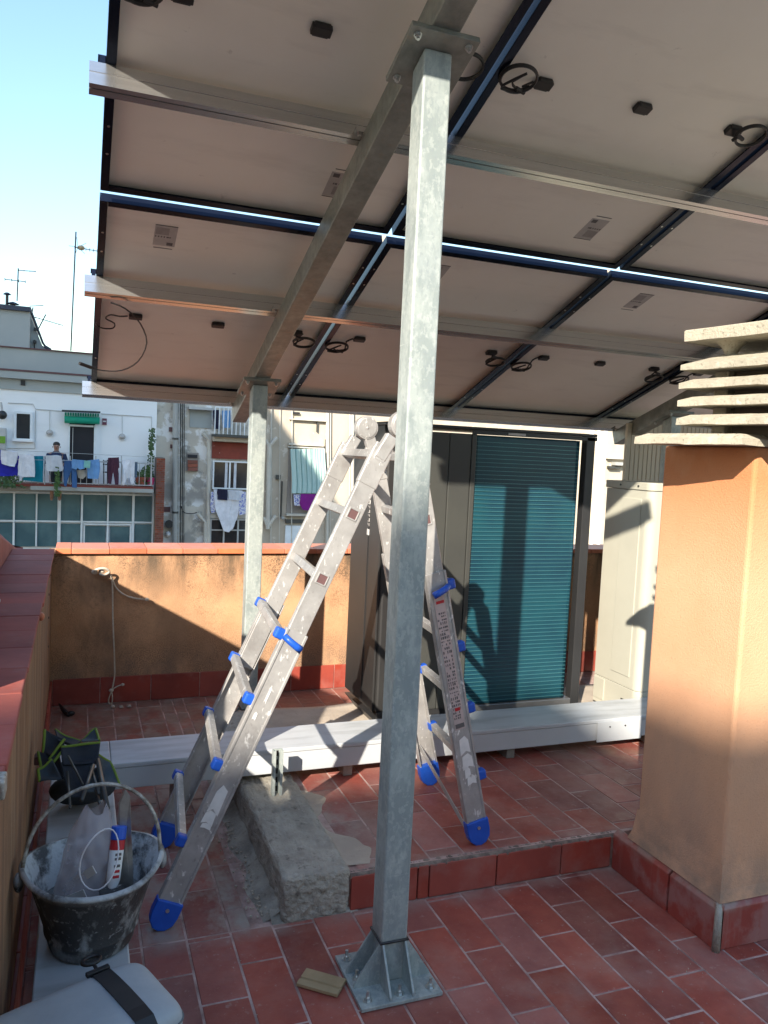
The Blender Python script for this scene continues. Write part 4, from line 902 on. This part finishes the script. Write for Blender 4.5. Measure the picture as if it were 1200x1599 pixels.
# openings
def window(par, x0, y0, x1, y1, fr=2.2, mat=WFRAME, glass=DGLASS, mull=(), trans=(), yd=25.93):
    f = MB(); a = px2(x0, y0); b = px2(x1, y1); k = fr/47.7
    X0_, X1_, Z1_, Z0_ = a.x, b.x, max(a.z, b.z), min(a.z, b.z)
    f.box(X0_, X0_+k, yd, 25.999, Z0_, Z1_); f.box(X1_-k, X1_, yd, 25.999, Z0_, Z1_); f.box(X0_+k, X1_-k, yd, 25.999, Z0_, Z0_+k); f.box(X0_+k, X1_-k, yd, 25.999, Z1_-k, Z1_)
    for mx in mull: xx = fx(mx, (y0+y1)/2); f.box(xx-k*.45, xx+k*.45, yd+.005, 25.999, Z0_+k, Z1_-k)
    o = f.build('window', mat, par)
    xs_ = [X0_+k]+[fx(mx, (y0+y1)/2) for mx in mull]+[X1_-k]
    for p, q in zip(xs_[:-1], xs_[1:]): MB().box(p+.01, q-.01, yd+.04, 25.998, Z0_+k, Z1_-k).build('pane', glass, o)
    return o
window(wb, 22.5, 642, 51, 689, 3.2)
fb('window_sill', 20, 686, 53, 689.5, 25.86, 25.99, WWALL, wb)
# frosted glazing wall
gz = [(-42, 770, -14, 0), (-12, 770, 20.5, 0), (24, 771, 56, 0), (59, 771, 90, 0), (95.5, 772, 126, 0), (130, 772, 167, 1), (170, 773, 206, 1), (210, 773, 237, 0)]
for x0_, y0_, x1_, lowf in gz:
    for (t_, b_) in ((0, 42.5), (45.5, 82)):
        q = 0
        if lowf and t_ > 1: t_, q = 49, 2
        o = fb('pane', x0_+q, y0_+t_, x1_-q, y0_+b_, 25.93, 25.96, FROST, wb)
for xm, wd_ in ((-13, 2.4), (22.3, 3), (57.5, 2.4), (92.7, 5), (128, 3.2), (168.5, 2.6), (207.8, 3.8), (238.5, 2.4)): fb('mullion', xm-wd_/2, 769, xm+wd_/2, 852, 25.88, 25.99, WFRAME, wb)
fb('transom', -42, 812.6, 239, 815, 25.895, 25.985, WFRAME, wb); fb('head_rail', -42, 768.5, 239.6, 771, 25.87, 25.99, WFRAME, wb)
fb('sash_rail', 131, 817.2, 205, 819.5, 25.86, 25.93, WFRAME, wb); fb('sash_rail', 202.5, 819.5, 205, 852, 25.86, 25.93, WFRAME, wb); fb('sash_rail', 130.5, 819.5, 132.8, 852, 25.86, 25.93, WFRAME, wb)
fb('door_recess', 108, 661, 148, 757, 25.96, 25.999, DOORD, wb)
dr_ = fb('door_frame', 106, 664, 109, 757, 25.88, 25.999, WFRAME, wb); fb('door_frame', 146.5, 664, 149.5, 757, 25.88, 25.999, WFRAME, wb); fb('door_frame', 109, 663.5, 146.5, 666.5, 25.88, 25.999, WFRAME, wb)
fb('curtain_rail', 113, 668, 114, 757, 25.90, 25.95, RAIL, wb)
aw = thing('rolled_awning', 'bright green rolled awning over the balcony door', 'awning', px2(128, 652))
a, b = px2(101, 655, 25.75), px2(156, 657, 25.75); MB().tube([a, b], .11, 14).build('roll', GREEN, aw, smooth=True)
m = MB()
for k in range(14):
    p = a+(b-a)*((k+.1)/14.2); q = a+(b-a)*((k+.9)/14.2); m.add([p+Vector((0, .02, .12)), q+Vector((0, .02, .12)), q+Vector((0, -.06, .21)), p+Vector((0, -.06, .21))], [(0,1,2,3)])
m.build('valance', GREEN, aw, solid=.01)
a, b = px2(97, 641.5, 25.7), px2(157, 644, 25.7); MB().bar(a, b, .35, .05).build('cover', UNITD, aw)
for (x_, y_) in ((78, 676), (191, 682)):
    t = thing('wall_lamp', ('round bulkhead lamp between the small window and the door' if x_ < 100 else 'round bulkhead lamp right of the balcony door'), 'lamp', px2(x_, y_), 'round wall lamps'); c_ = px2(x_, y_)
    MB().cyl(c_, c_-Vector((0, .06, 0)), .10, 16).build('base', RAIL, t); MB().sphere(c_-Vector((0, .06, 0)), .085, 12, 8, (1, .5, .7)).build('cover', LABEL, t, smooth=True)
    MB().tube([c_+Vector((0, -.02, .1)), px2(x_, 642 if x_ < 100 else 650)-Vector((0, .02, 0))], .008, 5).build('conduit', RAIL, t)
for pth in ([(13, 629), (52, 631), (56, 639), (97, 642)], [(56, 641), (55, 700), (12, 700)], [(158, 646), (237, 651), (237, 700)]): MB().tube([px2(a_, b_, 25.98) for a_, b_ in pth], .011, 5).build('wall_cable', RAIL, wb)
sg_ = fb('wall_notice', 160, 653.5, 167, 663.5, 25.96, 25.99, M('maroon_notice', (.2, .06, .09), .7, scale=3)); tag(sg_, 'small maroon and white notice on the white wall beside the green awning', 'sign')
fb('white_band', 161, 657, 166, 659, 25.95, 25.958, WHITE, sg_)
bx = thing('wall_box', 'grey and green box mounted on the white wall at the far left', 'box', px2(3, 685)); fb('casing', -6, 668, 11, 702, 25.75, 25.99, RAIL, bx, bevel=.03); fb('green_front', -5, 681, 10, 692, 25.73, 25.745, M('green_front', (.17, .36, .03), .6, scale=3), bx)
lt = thing('street_lantern', 'dark round lantern on the white wall near the left edge', 'lamp', px2(3, 648)); MB().sphere(px2(4, 648, 25.8), .13, 12, 8).build('globe', UNITD, lt, smooth=True); MB().tube([px2(2, 628, 25.85), px2(4, 644, 25.8)], .03, 6).build('arm', RAIL, lt)
# balcony
bal = thing('balcony_railing', 'thin metal balcony railing hung with laundry on the white building', 'railing', px2(120, 757))
yb0, yb1 = 25.0, 25.98
def by(px_, py_, Y_=25.0): return at(px_, py_, Y_)
def bbox(nm, x0, y0, x1, y1, ya, yb_, mat, par, **k):
    ym = (y0+y1)/2; xm = (x0+x1)/2; return MB().box(at(x0, ym, 25.0).x, at(x1, ym, 25.0).x, ya, yb_, at(xm, y1, 25.0).z, at(xm, y0, 25.0).z).build(nm, mat, par, **k)
bbox('balcony_slab', -40, 757.5, 240, 761, 25.0, 26.1, BRICKP, wb); bbox('balcony_ledge', 48, 761.2, 240, 767, 24.97, 26.1, PIPE, wb)
bbox('lower_fascia', -40, 761.2, 240, 768.3, 25.4, 26.1, GWALL, wb)
xL_ = by(-40, 720).x; xR_ = by(240, 720).x; zR = by(100, 719).z; zB = by(100, 756).z
MB().tube([(xL_, 25.03, zR), (xR_, 25.03, zR)], .018, 6).build('top_rail', RAIL, bal); MB().tube([(xL_, 25.03, zB+.03), (xR_, 25.03, zB+.03)], .015, 6).build('bottom_rail', RAIL, bal)
x = xL_
while x < xR_: MB().tube([(x, 25.03, zB), (x, 25.03, zR)], .009, 4).build('baluster', RAIL, bal); x += .165
for px_ in (-20, 26, 70, 110, 150, 190, 237): MB().tube([by(px_, 757, 25.0)+Vector((0, .03, 0)), by(px_, 712, 25.0)+Vector((0, .03, 0))], .016, 5).build('post', RAIL, bal)
cll = MB(); cll.tube([by(-40, 716, 24.8), by(240, 722, 24.8)], .006, 4); cll.tube([by(-40, 700, 24.9), by(240, 714, 24.9)], .006, 4)
tag(cll.build('clothes_line', RAIL), 'pair of thin clothes lines strung along the balcony', 'clothes line')
pol = [(-12, 716), (29, 718), (28, 744), (-12, 744)]
def garment(nm, lab, poly, col, Yg=24.8, th=.02):
    m = MB(); P_ = []
    n = len(poly)
    for i, (x_, y_) in enumerate(poly):
        x2, y2 = poly[(i+1) % n]
        for k in range(3):
            f = k/3; p = at(x_+(x2-x_)*f, y_+(y2-y_)*f, Yg); p.y += .03*math.sin(p.x*17+p.z*6); P_.append(p)
    bm = bmesh.new(); vs = [bm.verts.new(p) for p in P_]; bm.faces.new(vs); bmesh.ops.triangulate(bm, faces=bm.faces)
    me = bpy.data.meshes.new(nm); bm.to_mesh(me); bm.free(); me.materials.append(col)
    o = bpy.data.objects.new(nm, me); C.objects.link(o); s = o.modifiers.new('solid', 'SOLIDIFY'); s.thickness = th
    return tag(o, lab, 'laundry', 'laundry hung on the far buildings')
cW = cloth('white_cotton', (.78, .78, .82)); cG = cloth('grey_cotton', (.62, .64, .68)); cB = cloth('royal_blue_cloth', (.02, .02, .36)); cT = cloth('teal_cloth', (.0, .20, .28)); cD = cloth('denim', (.05, .13, .30)); cL = cloth('light_denim', (.16, .34, .62)); cM_ = cloth('maroon_cloth', (.07, .02, .04)); cK = cloth('black_cloth', (.012, .012, .04)); cP = cloth('purple_cloth', (.22, .01, .22)); cBe = cloth('beige_cloth', (.42, .38, .32)); cMint = cloth('mint_cloth', (.22, .5, .45)); cSl = cloth('slate_cloth', (.10, .14, .19))
garment('blue_sheet', 'royal blue sheet hanging at the left end of the balcony', [(-14, 702), (0, 702), (5, 708), (30, 712), (30, 743), (-14, 744)], cB, 24.86)
garment('white_shirt', 'white shirt with a lace hem in front of the blue sheet', [(2, 703), (28, 706), (26, 718), (23, 729), (15, 728), (3, 724)], cW, 24.76)
garment('teal_towel', 'teal towel on the balcony line behind the white trousers', [(52, 712), (68, 712), (67.5, 753), (36, 750), (40, 735), (52, 735)], cT, 24.88)
garment('white_trousers', 'white trousers with pockets on the balcony line', [(31, 709), (53, 710), (54, 725), (54, 745), (47, 744), (42.5, 722), (37, 745), (28, 742), (30, 722)], cW, 24.76)
garment('grey_sweater', 'pale grey folded sweater in front of the man on the balcony', [(72, 711), (96, 712), (99, 734), (95, 736), (74, 736)], cG, 24.76)
garment('jeans', 'dark blue jeans hanging long on the balcony line', [(101, 718), (114, 719), (119, 730), (120, 762), (113, 761), (112, 734), (108, 735), (104, 760), (100, 758)], cD, 24.88)
garment('denim_shorts', 'blue denim shorts beside the jeans', [(114, 717), (134, 719), (132, 732), (124, 733), (122, 730), (120, 733), (112, 731)], cL, 24.76)
garment('mint_top', 'small mint top between denim clothes', [(132, 719), (142, 720), (141, 731), (131, 730)], cMint, 24.72)
garment('beige_cap_cloth', 'round beige cloth hanging below the denim shorts', [(120, 734), (135, 734), (135, 743), (130, 748), (123, 746)], cBe, 24.92)
garment('denim_skirt', 'light blue denim skirt on the balcony line', [(137, 719), (155, 717), (156, 730), (154, 748), (137, 747)], cL, 24.80)
garment('maroon_trousers', 'maroon trousers hanging alone on the balcony line', [(169, 715), (186, 714), (187, 730), (185, 732), (185, 757), (180, 757), (177, 737), (174, 756), (169, 755), (168, 730)], cM_, 24.78)
garment('white_tunic', 'white tunic with ragged hem on the balcony line', [(190, 719), (211, 718), (208, 735), (210, 755), (206, 757), (204, 747), (198, 746), (194, 758), (191, 756), (194, 738)], cW, 24.78)
garment('slate_shirt', 'narrow slate grey shirt behind the white tunic', [(209, 722), (215, 721), (214, 746), (209, 745)], cSl, 24.86)
# plants, pots and person on the balcony
def bush(nm, lab, c, rx, rz_, n=120, s=.05, pot=None):
    t = thing(nm, lab, 'plant', c); m = MB(); c = Vector(c)
    for i in range(n):
        p = c+Vector((random.gauss(0, rx*.5), random.gauss(0, .10), random.uniform(-rz_, rz_))); a = random.random()*6.28; q = Vector((math.cos(a), random.uniform(-.6, .6), math.sin(a)))*s; r2_ = Vector((-q.z, random.uniform(-.4, .4)*s, q.x))*.5
        m.add([p-q, p+r2_, p+q, p-r2_], [(0,1,2,3)])
    f = m.build('foliage', LEAF, t)
    MB().tube([c-Vector((0, 0, rz_)), c+Vector((0, 0, rz_*.8))], .015, 5).build('stem', LEAF, t)
    if pot: a = Vector(pot[0]); MB().cyl(a, a+Vector((0, 0, pot[1])), pot[2]*.75, 12, pot[2]).build('pot', pot[3], t)
    return t
bush('climbing_plant', 'slim climbing plant in the right corner of the balcony', by(236, 712, 25.6), .10, .85, 200, .05, (by(235, 757, 25.5), .22, .13, POTP))
bush('potted_plant', 'low bushy potted plant behind the railing beside the white tunic', by(221, 745, 25.5), .16, .2, 110, .05, (by(220, 757, 25.45), .24, .17, POT))
bush('trailing_plant', 'dark plant trailing down over the balcony edge below the man', by(90, 752, 24.9), .07, .42, 130, .045)
bush('hanging_fern', 'fern leaves spilling over the left end of the balcony', by(14, 752, 24.9), .38, .16, 150, .06)
bush('corner_shrub', 'green shrub standing at the right end of the balcony', by(231, 742, 25.55), .13, .3, 120, .05)
wst = thing('plant_stand', 'thin metal stand behind the railing beside the maroon trousers', 'stand', by(165, 757, 25.5))
for px_ in (162, 168): MB().tube([by(px_, 757, 25.5), by(px_, 718, 25.5)], .012, 4).build('leg', DARKM, wst)
for py_ in (721, 726, 738): MB().box(by(161, py_, 25.5).x, by(169, py_, 25.5).x, 25.4, 25.6, by(165, py_, 25.5).z, by(165, py_, 25.5).z+.03).build('shelf', DARKM, wst)
# the man
pm = bpy.data.meshes.new('person'); cz = by(90, 757, 25.45); sx_ = by(88.5, 700, 25.45).x; z0_ = by(88, 698, 25.45).z-1.60
J = [((0, 0, .95), .15), ((0, 0, 1.15), .15), ((0, 0, 1.36), .16), ((0, 0, 1.45), .075), ((0, -.02, 1.52), .06), ((0, -.02, 1.60), .098), ((0, -.02, 1.68), .085),
     ((.19, 0, 1.38), .062), ((.24, -.03, 1.12), .05), ((.16, -.28, 1.05), .04), ((.14, -.38, 1.05), .032), ((-.19, 0, 1.38), .062), ((-.24, -.03, 1.12), .05), ((-.16, -.28, 1.05), .04), ((-.14, -.38, 1.05), .032),
     ((.10, 0, .88), .10), ((.11, -.01, .48), .07), ((.11, 0, .08), .05), ((.11, -.14, .04), .04), ((-.10, 0, .88), .10), ((-.11, -.01, .48), .07), ((-.11, 0, .08), .05), ((-.11, -.14, .04), .04)]
E_ = [(0,1),(1,2),(2,3),(3,4),(4,5),(5,6),(2,7),(7,8),(8,9),(9,10),(2,11),(11,12),(12,13),(13,14),(0,15),(15,16),(16,17),(17,18),(0,19),(19,20),(20,21),(21,22)]
pm.from_pydata([j[0] for j in J], E_, []); pm.update(); pm.materials.append(SKIN)
po = bpy.data.objects.new('person', pm); C.objects.link(po); po.location = (sx_, 25.5, z0_)
sm_ = po.modifiers.new('skin', 'SKIN'); sm_.use_smooth_shade = True
for i, j in enumerate(J): pm.skin_vertices[0].data[i].radius = (j[1], j[1])
pm.skin_vertices[0].data[0].use_root = True
ss = po.modifiers.new('sub', 'SUBSURF'); ss.levels = 1; ss.render_levels = 1
tag(po, 'man with short dark hair in a navy top standing behind the balcony laundry', 'person')
def pc_(mb, nm, mat, **k):
    o = mb.build(nm, mat, None, **k); o.parent = po; return o
pc_(MB().sphere((0, .025, 1.675), .104, 14, 10, (.95, 1, .80)), 'hair', HAIR, smooth=True)
pc_(MB().lathe((0, 0, 0), [(.175, .92), (.17, 1.1), (.185, 1.3), (.185, 1.38), (.11, 1.44), (.08, 1.47)], 20), 'navy_top', NAVY, smooth=True)
pc_(MB().tube([(.19, 0, 1.39), (.25, -.02, 1.22), (.25, -.05, 1.10)], .075, 10), 'sleeve', NAVY, smooth=True); pc_(MB().tube([(-.19, 0, 1.39), (-.25, -.02, 1.22), (-.25, -.05, 1.10)], .075, 10), 'sleeve', NAVY, smooth=True)
pc_(MB().sphere((0, -.115, 1.605), .018, 8, 6), 'nose', SKIN, smooth=True)
for s in (-1, 1): pc_(MB().sphere((s*.035, -.102, 1.625), .012, 8, 6), 'eye', HAIR, smooth=True); pc_(MB().sphere((s*.105, -.01, 1.60), .022, 8, 6, (.5, 1, 1.3)), 'ear', SKIN, smooth=True)
pc_(MB().sphere((0, -.108, 1.565), .02, 8, 6, (1.4, .4, .4)), 'mouth', POT, smooth=True)
pc_(MB().lathe((0, 0, 0), [(.12, .46), (.15, .6), (.20, .9), (.2, .95)], 16), 'trousers', CANV, smooth=True)
# brick pillar
bp_ = thing('brick_pillar', 'narrow red brick pier at the right end of the white building', 'pillar', (fx(247, 780), 25.8, -3))
xa_, xb_ = fx(240.5, 780), fx(253.5, 780); zt3, zb3 = fz(247, 714), fz(247, 862)
box(xa_, xb_, 25.42, 26.2, -9, zt3).build('mortar_core', M('dark_mortar', (.20, .15, .12), .9, scale=4), bp_)
z = zb3; k = 0; hh = (xb_-xa_)
while z < zt3-.03:
    for a, b in (((0, .5), (.5, 1)) if k % 2 else ((0, .25), (.25, .75), (.75, 1))):
        MB().box(xa_+a*hh+.006, xa_+b*hh-.006 if b < 1 else xb_+.006, 25.405, 25.43, z+.006, z+.060).build('brick', BRICK, bp_)
    z += .068; k += 1
# ---- peeling building
pb = thing('peeling_apartment_building', 'beige apartment building with peeling render, drainpipes and small brick-filled opening', 'building', (4, 26.2, -9))
xs1, xs2 = fx(243.5, 740)+.005, fx(389, 740)
box(xs1, xs2, 26.2, 34, -9, 5.2).build('wall', PEEL, pb)
def pf_(nm, x0, y0, x1, y1, ya, yb_, mat, par=pb, **k): return fb(nm, x0, y0, x1, y1, ya, yb_, mat, par, **k)
for x_, r_, m_, y0_, y1_ in ((274.5, .085, PIPE, 560, 862), (326.5, .06, PIPEB, 688, 862), (283, .018, UNITD, 560, 862), (286, .018, UNITD, 560, 862), (288.5, .014, UNITD, 560, 862), (280.5, .014, RAIL, 560, 862)):
    a = px2(x_, y0_, 26.0); b = px2(x_-1.2, y1_, 26.0); MB().cyl(b, a, r_, 10).build('drainpipe' if r_ > .03 else 'cable', m_, pb, smooth=False)
for y_ in (685, 800): c_ = px2(274, y_, 26.0); MB().cyl(c_-Vector((0, 0, .03)), c_+Vector((0, 0, .03)), .10, 12).build('pipe_collar', UNITG, pb)
MB().tube([px2(317, 677, 26.0), px2(327, 687, 26.0), px2(326.5, 694, 26.0)], .06, 8).build('pipe_elbow', PIPEB, pb); MB().tube([px2(309, 802, 26.0), px2(321, 816, 26.0), px2(321, 862, 26.0)], .06, 8).build('pipe_elbow', PIPEB, pb)
MB().tube(sm([px2(283, 790, 26.0), px2(287, 800, 26.0), px2(300, 802, 26.0), px2(308, 800, 26.0)]), .015, 5).build('cable', UNITD, pb)
fs = fb('small_opening', 292, 707, 311, 736, 26.12, 26.199, M('sill_grey', (.3, .27, .24), .8, scale=3), pb); 
fb('dark_gap', 294, 710, 309, 715, 26.08, 26.119, DOORD, fs)
for k in range(3): fb('brick', 294, 718.6+k*5.8, 309.5, 723.7+k*5.8, 26.06, 26.118, BRICK, fs)
for (x0_, y0_, x1_, y1_) in ((265, 667, 273, 674), (267, 694, 272, 700), (255, 792, 267, 800)): pf_('wall_hole', x0_, y0_, x1_, y1_, 26.15, 26.199, REDL)
c_ = px2(264, 818, 26.1); MB().cyl(c_, c_-Vector((0, .12, 0)), .13, 12).build('vent_pipe', UNITD, pb); c_ = px2(263, 834, 26.1); MB().sphere(c_, .09, 10, 8).build('white_boss', WHITE, pb, smooth=True)
fb('upper_ledge', 295, 636, 333, 640, 25.9, 26.19, RAIL, pb); fb('grey_patch', 298, 640.5, 332, 668, 26.17, 26.199, GWALL, pb)
# bay with balcony, brick panel and window
fb('balcony_slab', 332, 679, 392, 683, 25.55, 26.19, UNITG, pb); fb('slab_fascia', 332, 683.3, 392, 690, 25.75, 26.19, CREAM, pb)
fb('brick_panel', 332.5, 691, 391, 717, 26.10, 26.199, BRICKP, pb)
yd = 26.03
def win2(x0, y0, x1, y1, mulls, nm='window', trans=None, mat=WFRAME):
    a = px2(x0, y0); b = px2(x1, y1); k = .045; m = MB()
    m.box(a.x, a.x+k, yd, 26.19, b.z, a.z); m.box(b.x-k, b.x, yd, 26.19, b.z, a.z); m.box(a.x+k, b.x-k, yd, 26.19, a.z-k, a.z); m.box(a.x+k, b.x-k, yd, 26.19, b.z, b.z+k)
    xs_ = [a.x+k]
    for mx in mulls: xx = fx(mx, (y0+y1)/2); m.box(xx-.025, xx+.025, yd, 26.19, b.z+k, a.z-k); xs_.append(xx)
    xs_.append(b.x-k); o = m.build(nm, mat, pb)
    if trans: zz_ = fz((x0+x1)/2, trans); MB().box(a.x+k, b.x-k, yd-.005, yd+.03, zz_-.02, zz_+.02).build('glazing_bar', mat, o)
    for p, q in zip(xs_[:-1], xs_[1:]): MB().box(p+.026, q-.026, yd+.05, 26.19, b.z+k, a.z-k).build('pane', DGLASS, o)
    return o
w2 = win2(333.5, 719, 391, 765, (359.5,)); fb('curtain', 352, 721, 356, 763, 26.06, 26.075, cG, w2); fb('curtain', 366, 721, 370, 763, 26.06, 26.075, cG, w2)
win2(329, 810, 392, 862, (350, 372), 'window', 828, RAIL)
fb('window_lintel', 328, 803, 392, 809.5, 26.0, 26.19, PIPEB, pb)
rl = thing('white_balcony_railing', 'white barred balcony railing above the maroon brick panel', 'railing', px2(360, 679))
xq = fx(333, 660); xe = fx(396, 660); z1_, z2_ = fz(360, 679), fz(360, 638)
while xq < xe: MB().tube([(xq, 25.6, z1_), (xq, 25.6, z2_)], .018, 5).build('baluster', WFRAME, rl); xq += .135
MB().tube([(fx(333, 660), 25.6, z2_), (xe, 25.6, z2_)], .02, 5).build('top_rail', WFRAME, rl)
garment('navy_dress', 'navy dress hanging behind the white balcony bars', [(333, 640), (343, 640), (342, 670), (334, 670)], cK, 25.9); garment('sky_towel', 'pale blue towel hanging behind the white balcony bars', [(347, 641), (360, 641), (360, 668), (348, 668)], cL, 25.9)
garment('white_drape', 'long white sheet hanging below the dark window', [(334, 764), (378, 766), (377, 778), (374, 800), (368, 815), (364, 826), (357, 831), (349, 829), (343, 812), (336, 795), (334, 780)], cW, 25.85, .05)
garment('black_cloth', 'small black cloth over the white sheet', [(340.5, 763), (355.5, 764), (355, 781), (340, 780)], cK, 25.74)
cPt = M('patterned_cloth', (.74, .74, .80), .9, scale=5, layers=[((.12, .16, .5), 22., .5, .53, .9)])
garment('patterned_cloth', 'blue patterned cloth left of the long white sheet', [(329, 768), (336, 768), (336, 800), (331, 802), (329, 790)], cPt, 25.9); garment('patterned_cloth', 'blue patterned cloth right of the long white sheet', [(373, 767), (384, 768), (384, 802), (374, 805)], cPt, 25.82)
garment('folded_towel', 'folded pale towel over the white sheet', [(357, 766), (374, 767), (373, 781), (358, 780)], cG, 25.73)
# ---- cream building
cb_ = thing('cream_apartment_building', 'sunlit cream apartment building with exposed pipes and striped window blind', 'building', (12, 26.3, -9))
box(xs2+.005, 34, 26.3, 36, -9, 9).build('wall', CREAM, cb_)
def cf(nm, x0, y0, x1, y1, ya, yb_, mat, **k): return fb(nm, x0, y0, x1, y1, ya, yb_, mat, cb_, **k)
for (x0_, y0_, x1_, y1_) in ((455, 655, 512, 656.5), (453, 693, 508, 696), (452, 698, 509, 700)): cf('ledge', x0_, y0_, x1_, y1_, 26.15, 26.299, PIPEB)
for x_, r_ in ((436.5, .015), (455.5, .02), (511, .06), (515.5, .02), (546, .03), (550, .05), (423, .03)): MB().cyl(px2(x_, 862, 26.2), px2(x_+1.5, 560, 26.2), r_, 6).build('conduit', PIPEB, cb_)
MB().cyl(px2(418.5, 826, 26.1), px2(420.5, 692, 26.1), .075, 10).build('drainpipe', PIPEB, cb_)
for (a, b) in (((433, 683), (421, 697)), ((414, 686), (420, 697)), ((431, 805), (419, 822)), ((412, 808), (418, 822))): MB().tube([px2(*a, 26.1), px2(*b, 26.1)], .06, 8).build('pipe_branch', PIPEB, cb_)
cf('electric_box', 434, 742, 441, 749, 26.2, 26.295, UNITG); cf('conduit', 442, 752, 443.4, 808, 26.2, 26.295, UNITG); MB().sphere(px2(442, 809, 26.2), .06, 8, 6).build('conduit_box', PIPE, cb_)
cf('pipe_run', 498, 657, 516, 658.3, 26.2, 26.295, PIPEB); cf('pipe_run', 498, 657, 499.5, 674, 26.2, 26.295, UNITG); cf('pipe_run', 515, 645, 517, 658, 26.2, 26.295, PIPEB)
cf('wall_hook', 511, 686, 513, 718, 26.2, 26.295, UNITG); cf('wall_hook', 511, 716, 520, 718, 26.2, 26.295, UNITG)
for (a, b) in (((455, 648), (470, 646)),): cf('dark_vent', 459, 643, 471, 646, 26.2, 26.295, UNITD)
cf('window_recess', 452.5, 700, 509, 808, 26.26, 26.299, M('shadowed_reveal', (.30, .27, .24), .9, scale=3))
cf('window_sill', 449, 803, 509, 806.5, 26.1, 26.299, PIPEB); cf('shutter_box', 449, 812, 478, 818, 26.2, 26.299, UNITG); cf('white_shutter', 448, 822, 482, 862, 26.2, 26.299, WFRAME)
bl = thing('striped_blind', 'pale teal striped fabric blind over a window of the cream building', 'blind', px2(480, 735, 26))
cSt = M('blind_fabric', (.46, .60, .55), .9, col2=(.42, .56, .52), scale=3); cSk = M('blind_stripe', (.10, .24, .22), .9, scale=3)
def bld(a, b):
    p = at(454+54*a, 701+69*b, 26.0); p.y = 26.0-.12*b**2+.03*math.sin(a*40); p.x += .06*b*math.sin(b*3)
    return p
MB().sheet(bld, 40, 14).build('fabric', cSt, bl, smooth=True)
m = MB()
for k in range(1, 7):
    a = k/7.0; m.tube([bld(a, j/10)-Vector((0, .02, 0)) for j in range(11)], .011, 4)
m.build('stripes', cSk, bl)
garment('purple_towel', 'purple towel hanging below the striped blind', [(470, 771), (508, 772), (506, 790), (495, 798), (473, 796), (468, 786)], cP, 25.9); garment('blue_print_cloth', 'pale blue printed cloth left of the purple towel', [(459, 772), (469, 772), (469, 790), (460, 789)], cPt, 25.95)
for (x_, w_) in ((926, 4), (938, 2), (948, 3)): cf('pilaster', x_, 560, x_+w_, 862, 26.18, 26.299, WWALL)
cf('box_sign', 962, 722, 984, 727, 26.0, 26.29, PIPE); cf('ledge', 952, 716, 985, 717, 26.1, 26.29, PIPEB); cf('box', 955, 728, 972, 732, 26.1, 26.29, UNITG)
